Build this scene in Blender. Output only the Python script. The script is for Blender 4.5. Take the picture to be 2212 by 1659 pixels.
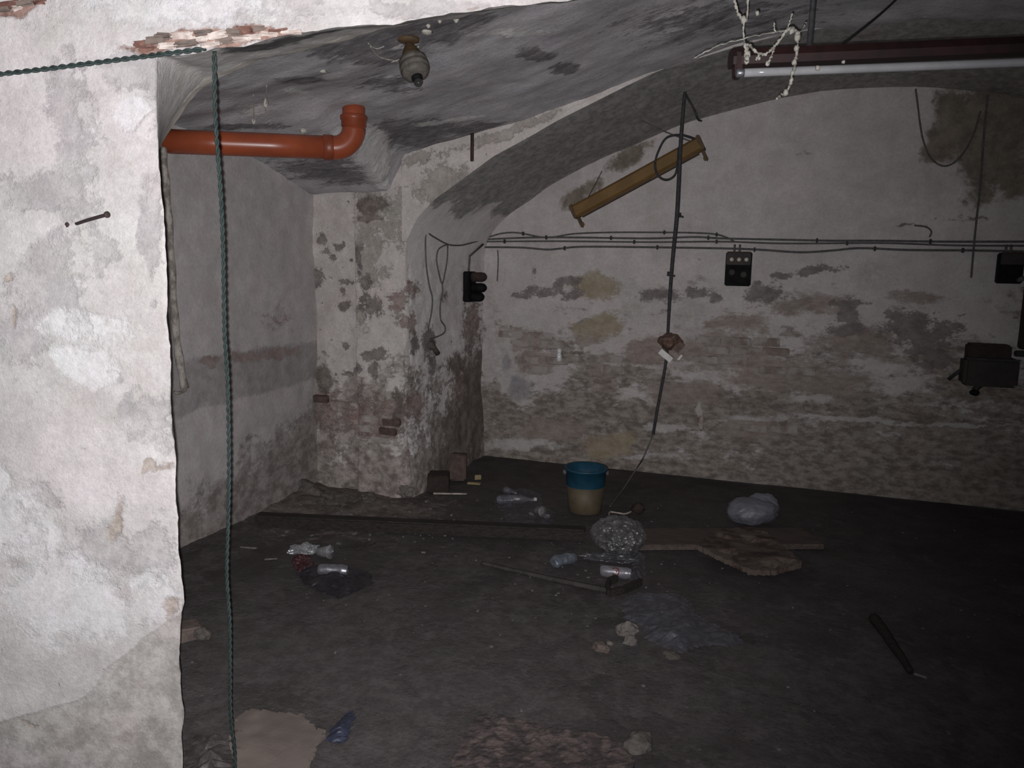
import bpy, bmesh, math, random
import numpy as np
from mathutils import Vector, Matrix, noise as mnoise

for o in list(bpy.data.objects): bpy.data.objects.remove(o, do_unlink=True)
C = bpy.context.scene.collection
R = random.Random(7)

# ------------------------------------------------------------------ camera
W, H, FPX = 2212, 1659, 1660.0
CAMZ = 1.6
yaw, pitch, roll = (math.radians(a) for a in (19.2, 8.5, 1.03))
fw = Vector((-math.sin(yaw)*math.cos(pitch), math.cos(yaw)*math.cos(pitch), -math.sin(pitch)))
rt = Vector((math.cos(yaw), math.sin(yaw), 0)); up = rt.cross(fw)
rt, up = rt*math.cos(roll)+up*math.sin(roll), up*math.cos(roll)-rt*math.sin(roll)
CP = Vector((0, 0, CAMZ))
cam = bpy.data.cameras.new('camera'); camo = bpy.data.objects.new('camera', cam); C.objects.link(camo)
cam.sensor_fit = 'HORIZONTAL'; cam.sensor_width = 36.0; cam.lens = 36.0*FPX/W
cam.clip_start = 0.01
m = Matrix((rt, up, -fw)).transposed().to_4x4(); m.translation = CP
camo.matrix_world = m
bpy.context.scene.camera = camo
S = bpy.context.scene
S.view_settings.view_transform = 'Standard'; S.view_settings.look = 'None'
S.view_settings.gamma = 1.0; S.view_settings.exposure = 0.0; S.view_settings.use_curve_mapping = False

# ------------------------------------------------------------------ light: the phone's flash next to the lens, a trace of stray light in the cellar
wd = bpy.data.worlds.new('world'); S.world = wd; wd.use_nodes = True
wd.node_tree.nodes['Background'].inputs[0].default_value = (0.85, 0.9, 1.0, 1)
wd.node_tree.nodes['Background'].inputs[1].default_value = 0.10
fl = bpy.data.lights.new('phone_flash', 'SPOT'); flo = bpy.data.objects.new('phone_flash', fl); C.objects.link(flo)
fl.energy = 405; fl.color = (1.0, 0.985, 1.01); fl.spot_size = math.radians(118); fl.spot_blend = 1.0
fl.shadow_soft_size = 0.006
flo.location = CP - rt*0.011 - up*0.022
aim = fw*1.0 - rt*0.27 + up*0.16
flo.rotation_euler = aim.to_track_quat('-Z', 'Y').to_euler()

# ------------------------------------------------------------------ pixel -> place
def ray(x, y): return fw + rt*((x-W/2)/FPX) - up*((y-H/2)/FPX)
def pz(x, y, z=0.0):
    d = ray(x, y); return CP + d*((z-CAMZ)/d.z)
def py(x, y, Y):
    d = ray(x, y); return CP + d*(Y/d.y)
def px(x, y, X):
    d = ray(x, y); return CP + d*(X/d.x)
def pd(x, y, D): return CP + ray(x, y)*D
FH = Vector((-math.sin(yaw), math.cos(yaw), 0)); RH = Vector((math.cos(yaw), math.sin(yaw), 0))
def pn(x, y, D):                     # on an upright plane square to the view at distance D
    d = ray(x, y); return CP + d*(D/d.dot(FH))

YB, YP, XL, XPI = 6.05, 4.63, -3.10, -2.38     # back wall, pier front, left wall, pier side
def interp(xs, ys, x): return float(np.interp(x, xs, ys))
AX = [-2.38,-2.375,-2.345,-2.28,-2.16,-1.97,-1.77,-1.36,-1.01,-.71,-.38,-.07,.39,.76,1.1,1.4,2.0,2.6,3.1,3.2]
AZ = [1.62,1.72,1.82,1.93,2.04,2.16,2.29,2.48,2.61,2.715,2.79,2.85,2.885,2.87,2.825,2.76,2.55,2.2,1.75,1.6]
def archz(x): return interp(AX, AZ, x)
VX = [-3.3,-3.1,-2.5,-2.39,-1.91,-1.31,-.82,-.31,.06,.59,1.2,2.0,2.7,3.3]
V1 = [2.08,2.08,2.10,2.32,2.43,2.57,2.722,2.85,2.909,2.922,2.846,2.575,2.15,1.7]     # at the pier front
V0 = [2.28,2.33,2.45,2.48,2.57,2.72,2.87,2.99,3.05,3.07,3.03,2.83,2.5,2.1]     # forward of it
def vaultz(x, y):
    t = max(0., min(1., (y-3.4)/(YP-3.4))); t = t*t*(3-2*t)*.6+t**4*.4
    return interp(VX, V0, x)*(1-t)+interp(VX, V1, x)*t
def hit(x, y, fn, d0=.6, d1=9.0, step=.004):
    d = ray(x, y); t = d0
    while t < d1:
        p = CP+d*t
        if fn(p): return p
        t += step
    return CP+d*d1
def hit_vault(x, y): return hit(x, y, lambda p: p.z > vaultz(p.x, p.y) or p.y > YP)
def hit_arch(x, y): return hit(x, y, lambda p: p.y > YP and p.z > archz(p.x))

# ------------------------------------------------------------------ node helper and materials
class NT:
    def __init__(s, name):
        s.m = bpy.data.materials.new(name); s.m.use_nodes = True; s.t = s.m.node_tree; s.n = s.t.nodes
        s.b = s.n['Principled BSDF']; s.b.inputs['Roughness'].default_value = .9
        g = s.n.new('ShaderNodeNewGeometry'); s.pos = g.outputs['Position']
    def link(s, a, b): s.t.links.new(a, b)
    def _set(s, sock, v):
        if isinstance(v, bpy.types.NodeSocket): s.link(v, sock)
        else: sock.default_value = v
    def noise(s, scale, detail=6, rough=.6, stretch=None, dist=0., off=(0,0,0)):
        n = s.n.new('ShaderNodeTexNoise'); n.inputs['Scale'].default_value = scale; n.inputs['Detail'].default_value = detail
        n.inputs['Roughness'].default_value = rough; n.inputs['Distortion'].default_value = dist
        mp = s.n.new('ShaderNodeMapping'); mp.inputs['Scale'].default_value = stretch or (1,1,1); mp.inputs['Location'].default_value = off
        s.link(s.pos, mp.inputs[0]); s.link(mp.outputs[0], n.inputs['Vector']); return n.outputs[0]
    def math(s, op, a, b=0., c=0., clamp=False):
        n = s.n.new('ShaderNodeMath'); n.operation = op; n.use_clamp = clamp
        for i, v in enumerate((a, b, c)): s._set(n.inputs[i], v)
        return n.outputs[0]
    def rng(s, v, a, b, c=0., d=1.):
        n = s.n.new('ShaderNodeMapRange'); n.interpolation_type = 'SMOOTHSTEP'
        for i, k in enumerate((v, a, b, c, d)): s._set(n.inputs[i], k)
        return n.outputs[0]
    def mix(s, f, a, b, mode='MIX'):
        n = s.n.new('ShaderNodeMix'); n.data_type = 'RGBA'; n.blend_type = mode
        s._set(n.inputs[0], f)
        for i, v in ((6, a), (7, b)):
            s._set(n.inputs[i], v if isinstance(v, bpy.types.NodeSocket) else (*v, 1))
        return n.outputs[2]
    def attr(s, name):
        n = s.n.new('ShaderNodeAttribute'); n.attribute_name = name; return n.outputs['Fac']
    def bump(s, h, strength=.5, dist=.01):
        n = s.n.new('ShaderNodeBump'); n.inputs['Strength'].default_value = strength; n.inputs['Distance'].default_value = dist
        s.link(h, n.inputs['Height']); s.link(n.outputs[0], s.b.inputs['Normal'])
    def col(s, c): s._set(s.b.inputs['Base Color'], c if isinstance(c, bpy.types.NodeSocket) else (*c, 1))

def plaster(name, c0, c1, layers, grit=.16, stretch=(1,1,1), bump=.6, spots=None, spec=.25):
    """old limewash: two tones, then worn layers (mask attribute, colour a, colour b, edge noise scale, edge noise amount, stretch)"""
    t = NT(name)
    big = t.noise(1.3, 7, .62, stretch); mid = t.noise(7, 9, .66, stretch); fine = t.noise(55, 6, .7); vfine = t.noise(190, 3, .6)
    c = t.mix(t.rng(t.math('ADD', t.math('MULTIPLY', big, .55), t.math('MULTIPLY', mid, .45)), .36, .62), c0, c1)
    h = t.math('MULTIPLY', mid, .5)
    for (a, ca, cb, sc, amt, st) in layers:
        e = t.noise(sc, 9, .68, st, off=(3.1, 7.7, 1.3))
        e2 = t.noise(sc*5.5, 6, .7, st, off=(1.1, 4.7, 6.3))
        at = t.attr(a)
        ee = t.math('ADD', t.math('MULTIPLY', t.math('SUBTRACT', e, .5), amt*1.9), t.math('MULTIPLY', t.math('SUBTRACT', e2, .5), amt*.9))
        ee = t.math('MULTIPLY', ee, t.rng(at, .02, .22))
        mk = t.rng(t.math('ADD', at, ee), .40, .62, 0., .93)
        v = t.noise(13, 8, .7, st, off=(9.2, 1.7, 4.4))
        c = t.mix(mk, c, t.mix(t.rng(v, .36, .64), ca, cb))
        h = t.math('SUBTRACT', h, t.math('MULTIPLY', mk, .35))
    if spots:
        sp = t.noise(spots[0], 5, .55, off=(5.5, 2.2, 8.1))
        c = t.mix(t.rng(sp, spots[1], spots[1]+.05), c, spots[2])
        h = t.math('SUBTRACT', h, t.rng(sp, spots[1], spots[1]+.05, 0, .4))
    g = t.rng(t.math('ADD', t.math('MULTIPLY', fine, .6), t.math('MULTIPLY', vfine, .4)), .3, .7, 1-grit, 1+grit)
    cg = t.n.new('ShaderNodeCombineColor')
    for i in range(3): t.link(g, cg.inputs[i])
    c = t.mix(1.0, c, cg.outputs[0], 'MULTIPLY')
    hue = t.noise(3.3, 6, .7, off=(12.5, 3.3, 6.1)); hue2 = t.noise(8.5, 6, .7, off=(2.5, 13.3, 1.1))
    c = t.mix(1.0, c, t.mix(t.rng(hue, .36, .64), (1.025,.985,.99), (.985,.995,.975)), 'MULTIPLY')
    c = t.mix(1.0, c, t.mix(t.rng(hue2, .34, .66), (.93,.92,.91), (1.05,1.05,1.06)), 'MULTIPLY')
    t.col(c); t.b.inputs['Specular IOR Level'].default_value = spec
    h = t.math('ADD', h, t.math('ADD', t.math('MULTIPLY', fine, .35), t.math('MULTIPLY', vfine, .12)))
    t.bump(h, bump, .018)
    return t.m

def simple(name, ca, cb=None, scale=30, rough=.7, metal=0., bump=0., stretch=None, trans=0., alpha=None, spec=.4, lo=.38, hi=.62):
    t = NT(name); cb = cb or tuple(v*.7 for v in ca)
    n = t.noise(scale, 7, .65, stretch)
    t.col(t.mix(t.rng(n, lo, hi), ca, cb)); t.b.inputs['Roughness'].default_value = rough; t.b.inputs['Metallic'].default_value = metal
    t.b.inputs['Specular IOR Level'].default_value = spec
    if trans: t.b.inputs['Transmission Weight'].default_value = trans
    if alpha is not None: t.b.inputs['Alpha'].default_value = alpha
    if bump: t.bump(n, bump, .01)
    return t.m

# ------------------------------------------------------------------ mesh helpers (world coordinates in)
def base(vs):
    a = np.array([tuple(v) for v in vs]); lo, hi = a.min(0), a.max(0)
    return Vector(((lo[0]+hi[0])/2, (lo[1]+hi[1])/2, lo[2]))
def obj(name, geo, mat, parent=None, smooth=True, attrs=None, origin=None):
    vs, fs = geo
    if parent is not None: org = parent['_o']; org = Vector(org)
    else: org = Vector(origin) if origin is not None else base(vs)
    me = bpy.data.meshes.new(name)
    me.from_pydata([tuple(Vector(v)-org) for v in vs], [], fs); me.update()
    if smooth: me.polygons.foreach_set('use_smooth', [True]*len(me.polygons))
    if attrs:
        for k, a in attrs.items():
            at = me.attributes.new(k, 'FLOAT', 'POINT'); at.data.foreach_set('value', np.asarray(a, dtype=np.float32))
    me.materials.append(mat)
    o = bpy.data.objects.new(name, me); C.objects.link(o)
    if parent is not None:
        if parent.parent is None: o.parent = parent
        else: o.parent = parent
    else: o.location = org
    o['_o'] = tuple(org)
    return o
def thing(name, label, cat, loc, group=None):
    o = bpy.data.objects.new(name, None); C.objects.link(o); o.location = loc; o.empty_display_size = .05
    o['label'] = label; o['category'] = cat; o['_o'] = tuple(loc)
    if group: o['group'] = group
    return o
def tag(o, label, cat, group=None, kind=None):
    o['label'] = label; o['category'] = cat
    if group: o['group'] = group
    if kind: o['kind'] = kind
    return o
def struct(o, label=None):
    o['kind'] = 'structure'
    if label: o['label'] = label; 
    return o
def join(*gs):
    V, Fc = [], []
    for vs, fs in gs:
        k = len(V); V += list(vs); Fc += [tuple(i+k for i in f) for f in fs]
    return V, Fc
def grid(nu, nv, fn):
    vs = [fn(i/(nu-1), j/(nv-1)) for j in range(nv) for i in range(nu)]
    fs = [(j*nu+i, j*nu+i+1, (j+1)*nu+i+1, (j+1)*nu+i) for j in range(nv-1) for i in range(nu-1)]
    return vs, fs
def spline(pts, n=8):
    P = [Vector(p) for p in pts]; out = []
    if len(P) < 3:
        return [P[0].lerp(P[-1], i/n) for i in range(n+1)]
    for i in range(len(P)-1):
        a, b, c, d = P[max(i-1, 0)], P[i], P[i+1], P[min(i+2, len(P)-1)]
        for k in range(n):
            t = k/n; t2 = t*t; t3 = t2*t
            out.append(.5*((2*b)+(c-a)*t+(2*a-5*b+4*c-d)*t2+(3*b-a-3*c+d)*t3))
    out.append(P[-1]); return out
def tube(path, r, seg=8, cap=True, twist=0.):
    P = [Vector(p) for p in path]; n = len(P); rad = r if callable(r) else (lambda t: r)
    vs, fs = [], []; prev = None
    for i, p in enumerate(P):
        tg = (P[min(i+1, n-1)]-P[max(i-1, 0)]).normalized()
        if prev is None:
            a = Vector((0, 0, 1)) if abs(tg.z) < .9 else Vector((1, 0, 0)); u = tg.cross(a).normalized()
        else:
            u = (prev-tg*prev.dot(tg)); u = u.normalized() if u.length > 1e-6 else tg.orthogonal().normalized()
        prev = u; v = tg.cross(u); rr = rad(i/(n-1))
        for k in range(seg):
            an = 2*math.pi*k/seg; vs.append(p+(u*math.cos(an)+v*math.sin(an))*rr)
    for i in range(n-1):
        for k in range(seg):
            fs.append((i*seg+k, i*seg+(k+1) % seg, (i+1)*seg+(k+1) % seg, (i+1)*seg+k))
    if cap: fs.append(tuple(range(seg-1, -1, -1))); fs.append(tuple((n-1)*seg+k for k in range(seg)))
    return vs, fs
def lathe(o, axis, prof, seg=24, cap=True):
    """prof: list of (distance along axis, radius)"""
    ax = Vector(axis).normalized(); u = ax.orthogonal().normalized(); v = ax.cross(u); o = Vector(o); vs, fs = [], []
    for (h, r) in prof:
        for k in range(seg):
            an = 2*math.pi*k/seg; vs.append(o+ax*h+(u*math.cos(an)+v*math.sin(an))*r)
    n = len(prof)
    for i in range(n-1):
        for k in range(seg): fs.append((i*seg+k, i*seg+(k+1) % seg, (i+1)*seg+(k+1) % seg, (i+1)*seg+k))
    if cap: fs.append(tuple(range(seg-1, -1, -1))); fs.append(tuple((n-1)*seg+k for k in range(seg)))
    return vs, fs
def box(c, sx, sy, sz, X=(1,0,0), Y=(0,1,0), Z=(0,0,1), bev=.004, jit=0., seed=0):
    bm = bmesh.new(); bmesh.ops.create_cube(bm, size=1.0); rr = random.Random(seed)
    for v in bm.verts: v.co = Vector((v.co.x*sx, v.co.y*sy, v.co.z*sz))
    if bev: bmesh.ops.bevel(bm, geom=list(bm.edges), offset=bev, segments=2, affect='EDGES', clamp_overlap=True)
    X, Y, Z, c = Vector(X), Vector(Y), Vector(Z), Vector(c)
    if jit: 
        for v in bm.verts: v.co += Vector((rr.uniform(-jit, jit), rr.uniform(-jit, jit), rr.uniform(-jit, jit)))
    vs = [c+X*v.co.x+Y*v.co.y+Z*v.co.z for v in bm.verts]; bm.verts.index_update()
    fs = [tuple(v.index for v in f.verts) for f in bm.faces]; bm.free(); return vs, fs
def lump(c, rx, ry, rz, rough=.25, sub=3, seed=0, freq=1.6, rotz=0., flat=True, sharp=1.):
    bm = bmesh.new(); bmesh.ops.create_icosphere(bm, subdivisions=sub, radius=1.0); c = Vector(c); vs = []
    cs, sn = math.cos(rotz), math.sin(rotz)
    for v in bm.verts:
        d = mnoise.fractal(v.co*freq+Vector((seed*7.3, seed*1.9, seed*3.7)), .8, 2.2, 4)
        p = v.co*(1+rough*d*sharp); x, y, z = p.x*rx, p.y*ry, p.z*rz
        vs.append(Vector((x*cs-y*sn, x*sn+y*cs, z)))
    fs = [tuple(q.index for q in f.verts) for f in bm.faces]; bm.free()
    zm = min(v.z for v in vs) if flat else 0
    return [c+v-Vector((0, 0, zm)) for v in vs], fs
def inpoly(x, y, P):
    r = False; n = len(P); j = n-1
    for i in range(n):
        if (P[i][1] > y) != (P[j][1] > y) and x < (P[j][0]-P[i][0])*(y-P[i][1])/(P[j][1]-P[i][1])+P[i][0]: r = not r
        j = i
    return r
def ragged(poly, cell, top, z0=0.0, taper=0):
    """a torn slab: grid cells inside a floor outline (world xy), with top heights top(x, y) and a skirt to z0"""
    xs = [p[0] for p in poly]; ys = [p[1] for p in poly]; nx = int((max(xs)-min(xs))/cell)+2; ny = int((max(ys)-min(ys))/cell)+2
    x0, y0 = min(xs)-cell/2, min(ys)-cell/2; cells = set()
    for i in range(nx):
        for j in range(ny):
            if inpoly(x0+(i+.5)*cell, y0+(j+.5)*cell, poly): cells.add((i, j))
    dist = {}; cur = set(cells); lev = 0
    while cur and taper:
        inner = {c for c in cur if all((c[0]+a, c[1]+b) in cur for a in (-1,0,1) for b in (-1,0,1))}
        for c in cur-inner: dist[c] = lev
        cur = inner; lev += 1
    def fall(i, j):
        if not taper: return 1.
        d = min(dist.get((i-a, j-b), -1) for a in (0,1) for b in (0,1))+1
        return min(1., d/taper)
    vs, fs, idx = [], [], {}
    def vert(i, j, k):
        key = (i, j, k)
        if key not in idx:
            jx = mnoise.noise(Vector((i*.9+3, j*.9, 1)))*cell*.45; jy = mnoise.noise(Vector((i*.9, j*.9+5, 9)))*cell*.45
            x, y = x0+i*cell+jx, y0+j*cell+jy; idx[key] = len(vs); vs.append(Vector((x, y, z0+.004+(top(x, y)-z0-.004)*fall(i, j) if k else z0)))
        return idx[key]
    for (i, j) in cells:
        fs.append((vert(i, j, 1), vert(i+1, j, 1), vert(i+1, j+1, 1), vert(i, j+1, 1)))
        fs.append((vert(i, j+1, 0), vert(i+1, j+1, 0), vert(i+1, j, 0), vert(i, j, 0)))
        for (di, dj, a, b) in ((-1, 0, (i, j+1), (i, j)), (1, 0, (i+1, j), (i+1, j+1)), (0, -1, (i, j), (i+1, j)), (0, 1, (i+1, j+1), (i, j+1))):
            if (i+di, j+dj) not in cells: fs.append((vert(*a, 0), vert(*b, 0), vert(*b, 1), vert(*a, 1)))
    return vs, fs
def fbm(x, y, z=0., o=4): return mnoise.fractal(Vector((x, y, z)), .9, 2.1, o)
def floor_poly(pix, z=0.): return [(p.x, p.y) for p in (pz(a, b, z) for a, b in pix)]

# stains: soft-edged masks held by the wall's own vertices, from marks given where they are seen on that wall
def marks(vs, unproj, blobs, uv):
    """unproj(px,py)->wall point; uv(point)->(u,v) wall coordinates; blob=(x,y,rx,ry[,strength[,rot]])"""
    A = np.array([uv(v) for v in vs], dtype=float); out = np.zeros(len(vs))
    wx = np.array([(mnoise.noise(Vector((a*9, b*9, 1.5)))*.030+mnoise.noise(Vector((a*27, b*27, 4.5)))*.016,
                    mnoise.noise(Vector((a*9, b*9, 7.5)))*.024+mnoise.noise(Vector((a*27, b*27, 9.5)))*.013) for a, b in A])
    A = A+wx
    for b in blobs:
        x, y, rx, ry = b[:4]; s = b[4] if len(b) > 4 else 1.; rot = math.radians(b[5]) if len(b) > 5 else 0.
        c = np.array(uv(unproj(x, y)))
        ex = np.array(uv(unproj(x+rx*math.cos(rot), y+rx*math.sin(rot))))-c; ey = np.array(uv(unproj(x-ry*math.sin(rot), y+ry*math.cos(rot))))-c
        Mi = np.linalg.inv(np.array([ex, ey]).T); q = (A-c)@Mi.T
        d = np.sqrt((q**2).sum(1)); out = np.maximum(out, np.clip(1-.5*d, 0, 1)*s)
    return out

# ================================================================== STRUCTURE
DN = 2.0
def sz(p): return (Vector(p).dot(RH), p.z)
def near(x, y): return pn(x, y, DN)
def from_sz(s, z, D=DN): return RH*s + FH*D + Vector((0, 0, z))
JPX = [(338,120),(338,200),(343,320),(350,420),(358,560),(362,700),(368,830),(378,1000),(384,1150),(390,1240),(398,1300),(390,1350),(386,1420),(390,1500),(398,1545),(392,1600),(398,1659),(404,1800)]
LPX = [(338,120),(380,122),(450,108),(520,98),(600,80),(700,63),(760,58),(850,50),(950,33),(1050,20),(1150,8),(1230,0),(1500,-40),(2000,-80),(2900,-80)]
J = [sz(near(*p)) for p in JPX]; L = [sz(near(*p)) for p in LPX]
jz = [q[1] for q in J][::-1]; js = [q[0] for q in J][::-1]
def jamb_s(z): return interp(jz, js, z) + fbm(z*9, 3.3)*.006 + fbm(z*40, 1.3)*.003
def lint_z(s): return interp([q[0] for q in L], [q[1] for q in L], s) + fbm(s*11, 8.1)*.006 + fbm(s*45, 2.3)*.003
sc, zc = J[0]; SL = sz(near(-420, 800))[0]; SR = 3.2; ZT = 3.3
def wn(s, z): return fbm(s*2.2, z*2.2, 4.)*.008 + fbm(s*11, z*11, 7.)*.0022
def fa(u, v):
    z = v*ZT; e = jamb_s(min(z, zc)) if z < zc else sc
    s = SL+(e-SL)*(1-(1-u)**1.3); return from_sz(s, z, DN+wn(s, z)*(1 if u < .999 or z >= zc else .3))
def fb(u, v):
    s = sc+(SR-sc)*u**1.25; z0 = lint_z(s) if u > 0 else zc; z = z0+(ZT-z0)*v**1.4
    return from_sz(s, z, DN+wn(s, z)*(1 if v > .001 else .3))
g1 = grid(70, 220, fa); g2 = grid(200, 44, fb)
# reveal behind the edge: splayed at the side, curved under the lintel
RV = [((404,1800),(370,1700)),((398,1659),(366,1560)),((386,1420),(360,1330)),((384,1150),(358,1080)),((368,830),(345,790)),((358,560),(338,520)),((350,420),(335,400)),((345,350),(338,345)),((342,290),(352,308)),((338,230),(385,255)),((338,170),(425,205)),((338,120),(470,168)),((380,122),(505,153)),((450,108),(560,133)),((520,98),(620,117)),((600,80),(690,98)),((700,63),(770,76)),((760,58),(830,62)),((850,50),(905,51)),((950,33),(985,36)),((1050,20),(1070,21)),((1230,0),(1240,0)),((1500,-40),(1500,-44)),((2000,-80),(2000,-90)),((2900,-80),(2900,-90))]
fr = spline([pn(*a, DN) for a, b in RV], 8); bk = spline([pn(*b, DN+.42) for a, b in RV], 8)
nr = len(fr)
def fc(u, v):
    i = min(nr-1, int(round(u*(nr-1)))); p = fr[i].lerp(bk[i], v)
    return p+Vector((0, 0, fbm(p.x*6, p.y*6, p.z*6)*.012*v))
def snap(p):
    s, z = sz(p)
    return p
g3 = grid(nr, 14, fc)
# make the reveal start exactly on the ragged front edge
v3 = g3[0]
for i in range(nr):
    s, z = sz(v3[i])
    if z < zc-.01 and s < sc+.08: v3[i] = from_sz(jamb_s(z), z, DN+.0)
    elif s > sc: v3[i] = from_sz(s, lint_z(s), DN)
gw = join(g1, g2, g3); nf = len(g1[0])+len(g2[0])
cb = [sz(near(*p)) for p in [(-400,1640),(0,1560),(110,1530),(170,1515),(205,1485),(225,1445),(270,1415),(310,1380),(345,1358),(372,1335),(420,1322)]]
A = np.array([sz(v) for v in gw[0]])
cem = np.clip(.5+(np.interp(A[:, 0], [c[0] for c in cb], [c[1] for c in cb])-A[:, 1])*20, 0, 1)
edge = np.zeros(len(A))
grey = marks(gw[0], near, [(90,410,75,45),(110,620,90,110,.9),(60,730,60,90,.85),(210,560,40,50,.7),(240,820,25,25,.8),(330,470,25,160,.8),(300,900,60,60,.8),(70,1140,60,90,.7),(250,1200,90,60,.75),(330,1190,50,80,.85),(160,300,60,160,.85),(300,150,90,60,.8),(560,20,220,40,.7),(900,20,200,18,.85)], sz)
brn = marks(gw[0], near, [(258,1125,14,34),(26,600,16,12),(245,1150,10,22),(350,1008,30,8,.95),(62,1557,14,9),(30,675,10,25,.9),(330,1005,12,30,.8),(375,1310,25,35,.85),(1030,20,120,4,.8)], sz)
wht = marks(gw[0], near, [(190,790,60,50),(280,250,40,30),(40,1120,90,70),(150,1300,160,90,.9),(10,1040,30,40),(330,1290,60,60,.95),(180,700,120,40,.8),(450,20,300,50,.8)], sz)
brk = marks(gw[0], near, [(330,100,60,13),(400,90,70,18),(480,82,70,17),(550,72,45,17),(600,74,60,8),(50,8,75,16,1,-10),(0,22,60,12)], sz)
sof = np.zeros(len(A)); sof[nf:] = np.tile(np.linspace(0, 1, 14)[:, None], (1, nr)).ravel()
P3 = np.array([tuple(v) for v in gw[0]])
for a in (grey, brn, wht, brk, cem): a[nf:] = 0
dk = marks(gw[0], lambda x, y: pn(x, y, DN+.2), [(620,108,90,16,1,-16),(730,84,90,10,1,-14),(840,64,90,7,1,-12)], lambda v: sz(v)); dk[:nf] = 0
sg = np.where(sof > .02, 1., 0.); lip = np.clip((sof-.74)*6, 0, .9)
M_near = plaster('near_wall_limewash', (.35,.335,.328), (.435,.42,.412), [
    ('reveal', (.34,.33,.315), (.46,.445,.43), 5, .5, (1,1,1)),
    ('lip', (.58,.54,.48), (.44,.41,.37), 9, .5, (1,1,1)),
    ('grey', (.285,.27,.272), (.365,.35,.345), 6, .9, (1,1,1)),
    ('wht', (.485,.48,.485), (.44,.435,.432), 4, .7, (1,1,1)),
    ('cement', (.225,.21,.197), (.37,.35,.335), 5, .35, (1,1,1)),
    ('brn', (.24,.20,.17), (.36,.32,.29), 12, .6, (1,1,1)),
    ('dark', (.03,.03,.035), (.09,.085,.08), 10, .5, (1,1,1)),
    ('brk', (.10,.045,.035), (.30,.20,.16), 16, .55, (1,1,1))], grit=.13, bump=.55, spots=(26, .70, (.42,.38,.36)))
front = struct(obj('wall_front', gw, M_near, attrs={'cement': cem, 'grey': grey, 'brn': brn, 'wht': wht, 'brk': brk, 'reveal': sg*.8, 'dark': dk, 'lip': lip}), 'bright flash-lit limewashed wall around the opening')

# --- back wall inside the arched recess
def bw(u, v):
    x = -2.46+(3.25+2.46)*u; z = (archz(x)+.02)*v
    return Vector((x, YB+fbm(x*1.5, z*1.5)*.012+fbm(x*9, z*13, 3)*.004, z))
gb = grid(300, 150, bw); ub = lambda x, y: py(x, y, YB); xz = lambda v: (v.x, v.z)
Ab = np.array([(v.x, v.z) for v in gb[0]])
low = np.array([fbm(x*.9, z*2.5, 2) for x, z in Ab])
damp = np.clip(.60-(Ab[:, 1]-.55)*.42+low*.10+np.clip(Ab[:, 0]+.5, 0, 2)*.05, 0, .9)
damp = np.maximum(damp, marks(gb[0], ub, [(1230,890,170,45,.95),(1500,880,250,80,.8),(1700,950,320,45,.9),(2050,930,200,60,.95),(1900,970,300,30,.95),(1450,960,160,30,.8),(1830,870,200,60,.8)], xz))
peel = marks(gb[0], ub, [(1175,632,45,11),(1215,612,32,10,1,-12),(1240,636,20,11),(1235,610,16,7),(1430,636,46,14),(1500,634,28,12),(1547,641,12,13),(1655,636,42,20),(1635,625,20,14),(1690,598,22,8),(1760,583,40,8,1,-8),(1800,578,30,8),(1832,672,24,28),(1830,655,45,7),(1835,712,46,12),(1960,705,50,30),(2000,735,55,34),(2040,715,40,18,1,-20),(1935,690,22,20),(2020,770,30,22),(1960,488,50,4,.65),(2085,475,60,5,.7),(1155,585,8,14,.8),(1510,560,10,8,.8),(1120,640,12,6)], xz)
brown = marks(gb[0], ub, [(2110,275,90,85),(2140,350,80,70),(2170,250,90,120),(2060,240,50,40),(2040,300,40,60),(2190,380,50,50),(2010,330,30,30,.85),(2120,420,40,40,.85),(1740,330,60,8,.55),(1360,335,50,25,.9,-30),(1250,420,70,20,.8,-35)], xz)
ochre = marks(gb[0], ub, [(1290,620,55,30,.95),(1300,705,55,28),(1255,710,30,18,.9),(1310,965,55,24),(1340,950,40,18)], xz)
brick = marks(gb[0], ub, [(1130,735,66,22),(1150,785,46,24),(1310,790,36,24),(1255,735,50,20,.8),(1540,760,130,55,.9),(1600,700,90,30,.8),(1680,810,130,45,.95),(1480,850,90,30,.9),(1620,925,70,25),(1860,740,110,40,.85),(1800,830,120,30,.85),(1400,760,60,40,.8),(1190,930,90,30,.85),(1750,660,120,30,.75),(1980,640,80,20,.7)], xz)
light = marks(gb[0], ub, [(1056,740,14,100),(1090,770,28,60),(1105,820,30,30),(1126,866,22,6),(1320,783,28,4),(1360,640,40,60,.7),(1490,690,40,60,.7),(1400,790,80,5,.8),(1480,785,90,4,.8),(1120,960,90,14,.85),(1440,925,70,10,.8),(1830,905,170,6,.95,3),(2080,918,130,5,.95),(1640,905,90,8,.8),(1512,890,8,22,.95),(1890,600,60,40,.7),(1760,860,60,10,.8),(1400,985,120,9,.7)], xz)
cemp = marks(gb[0], ub, [(1122,838,26,26),(1092,785,14,30,.8)], xz)
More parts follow.
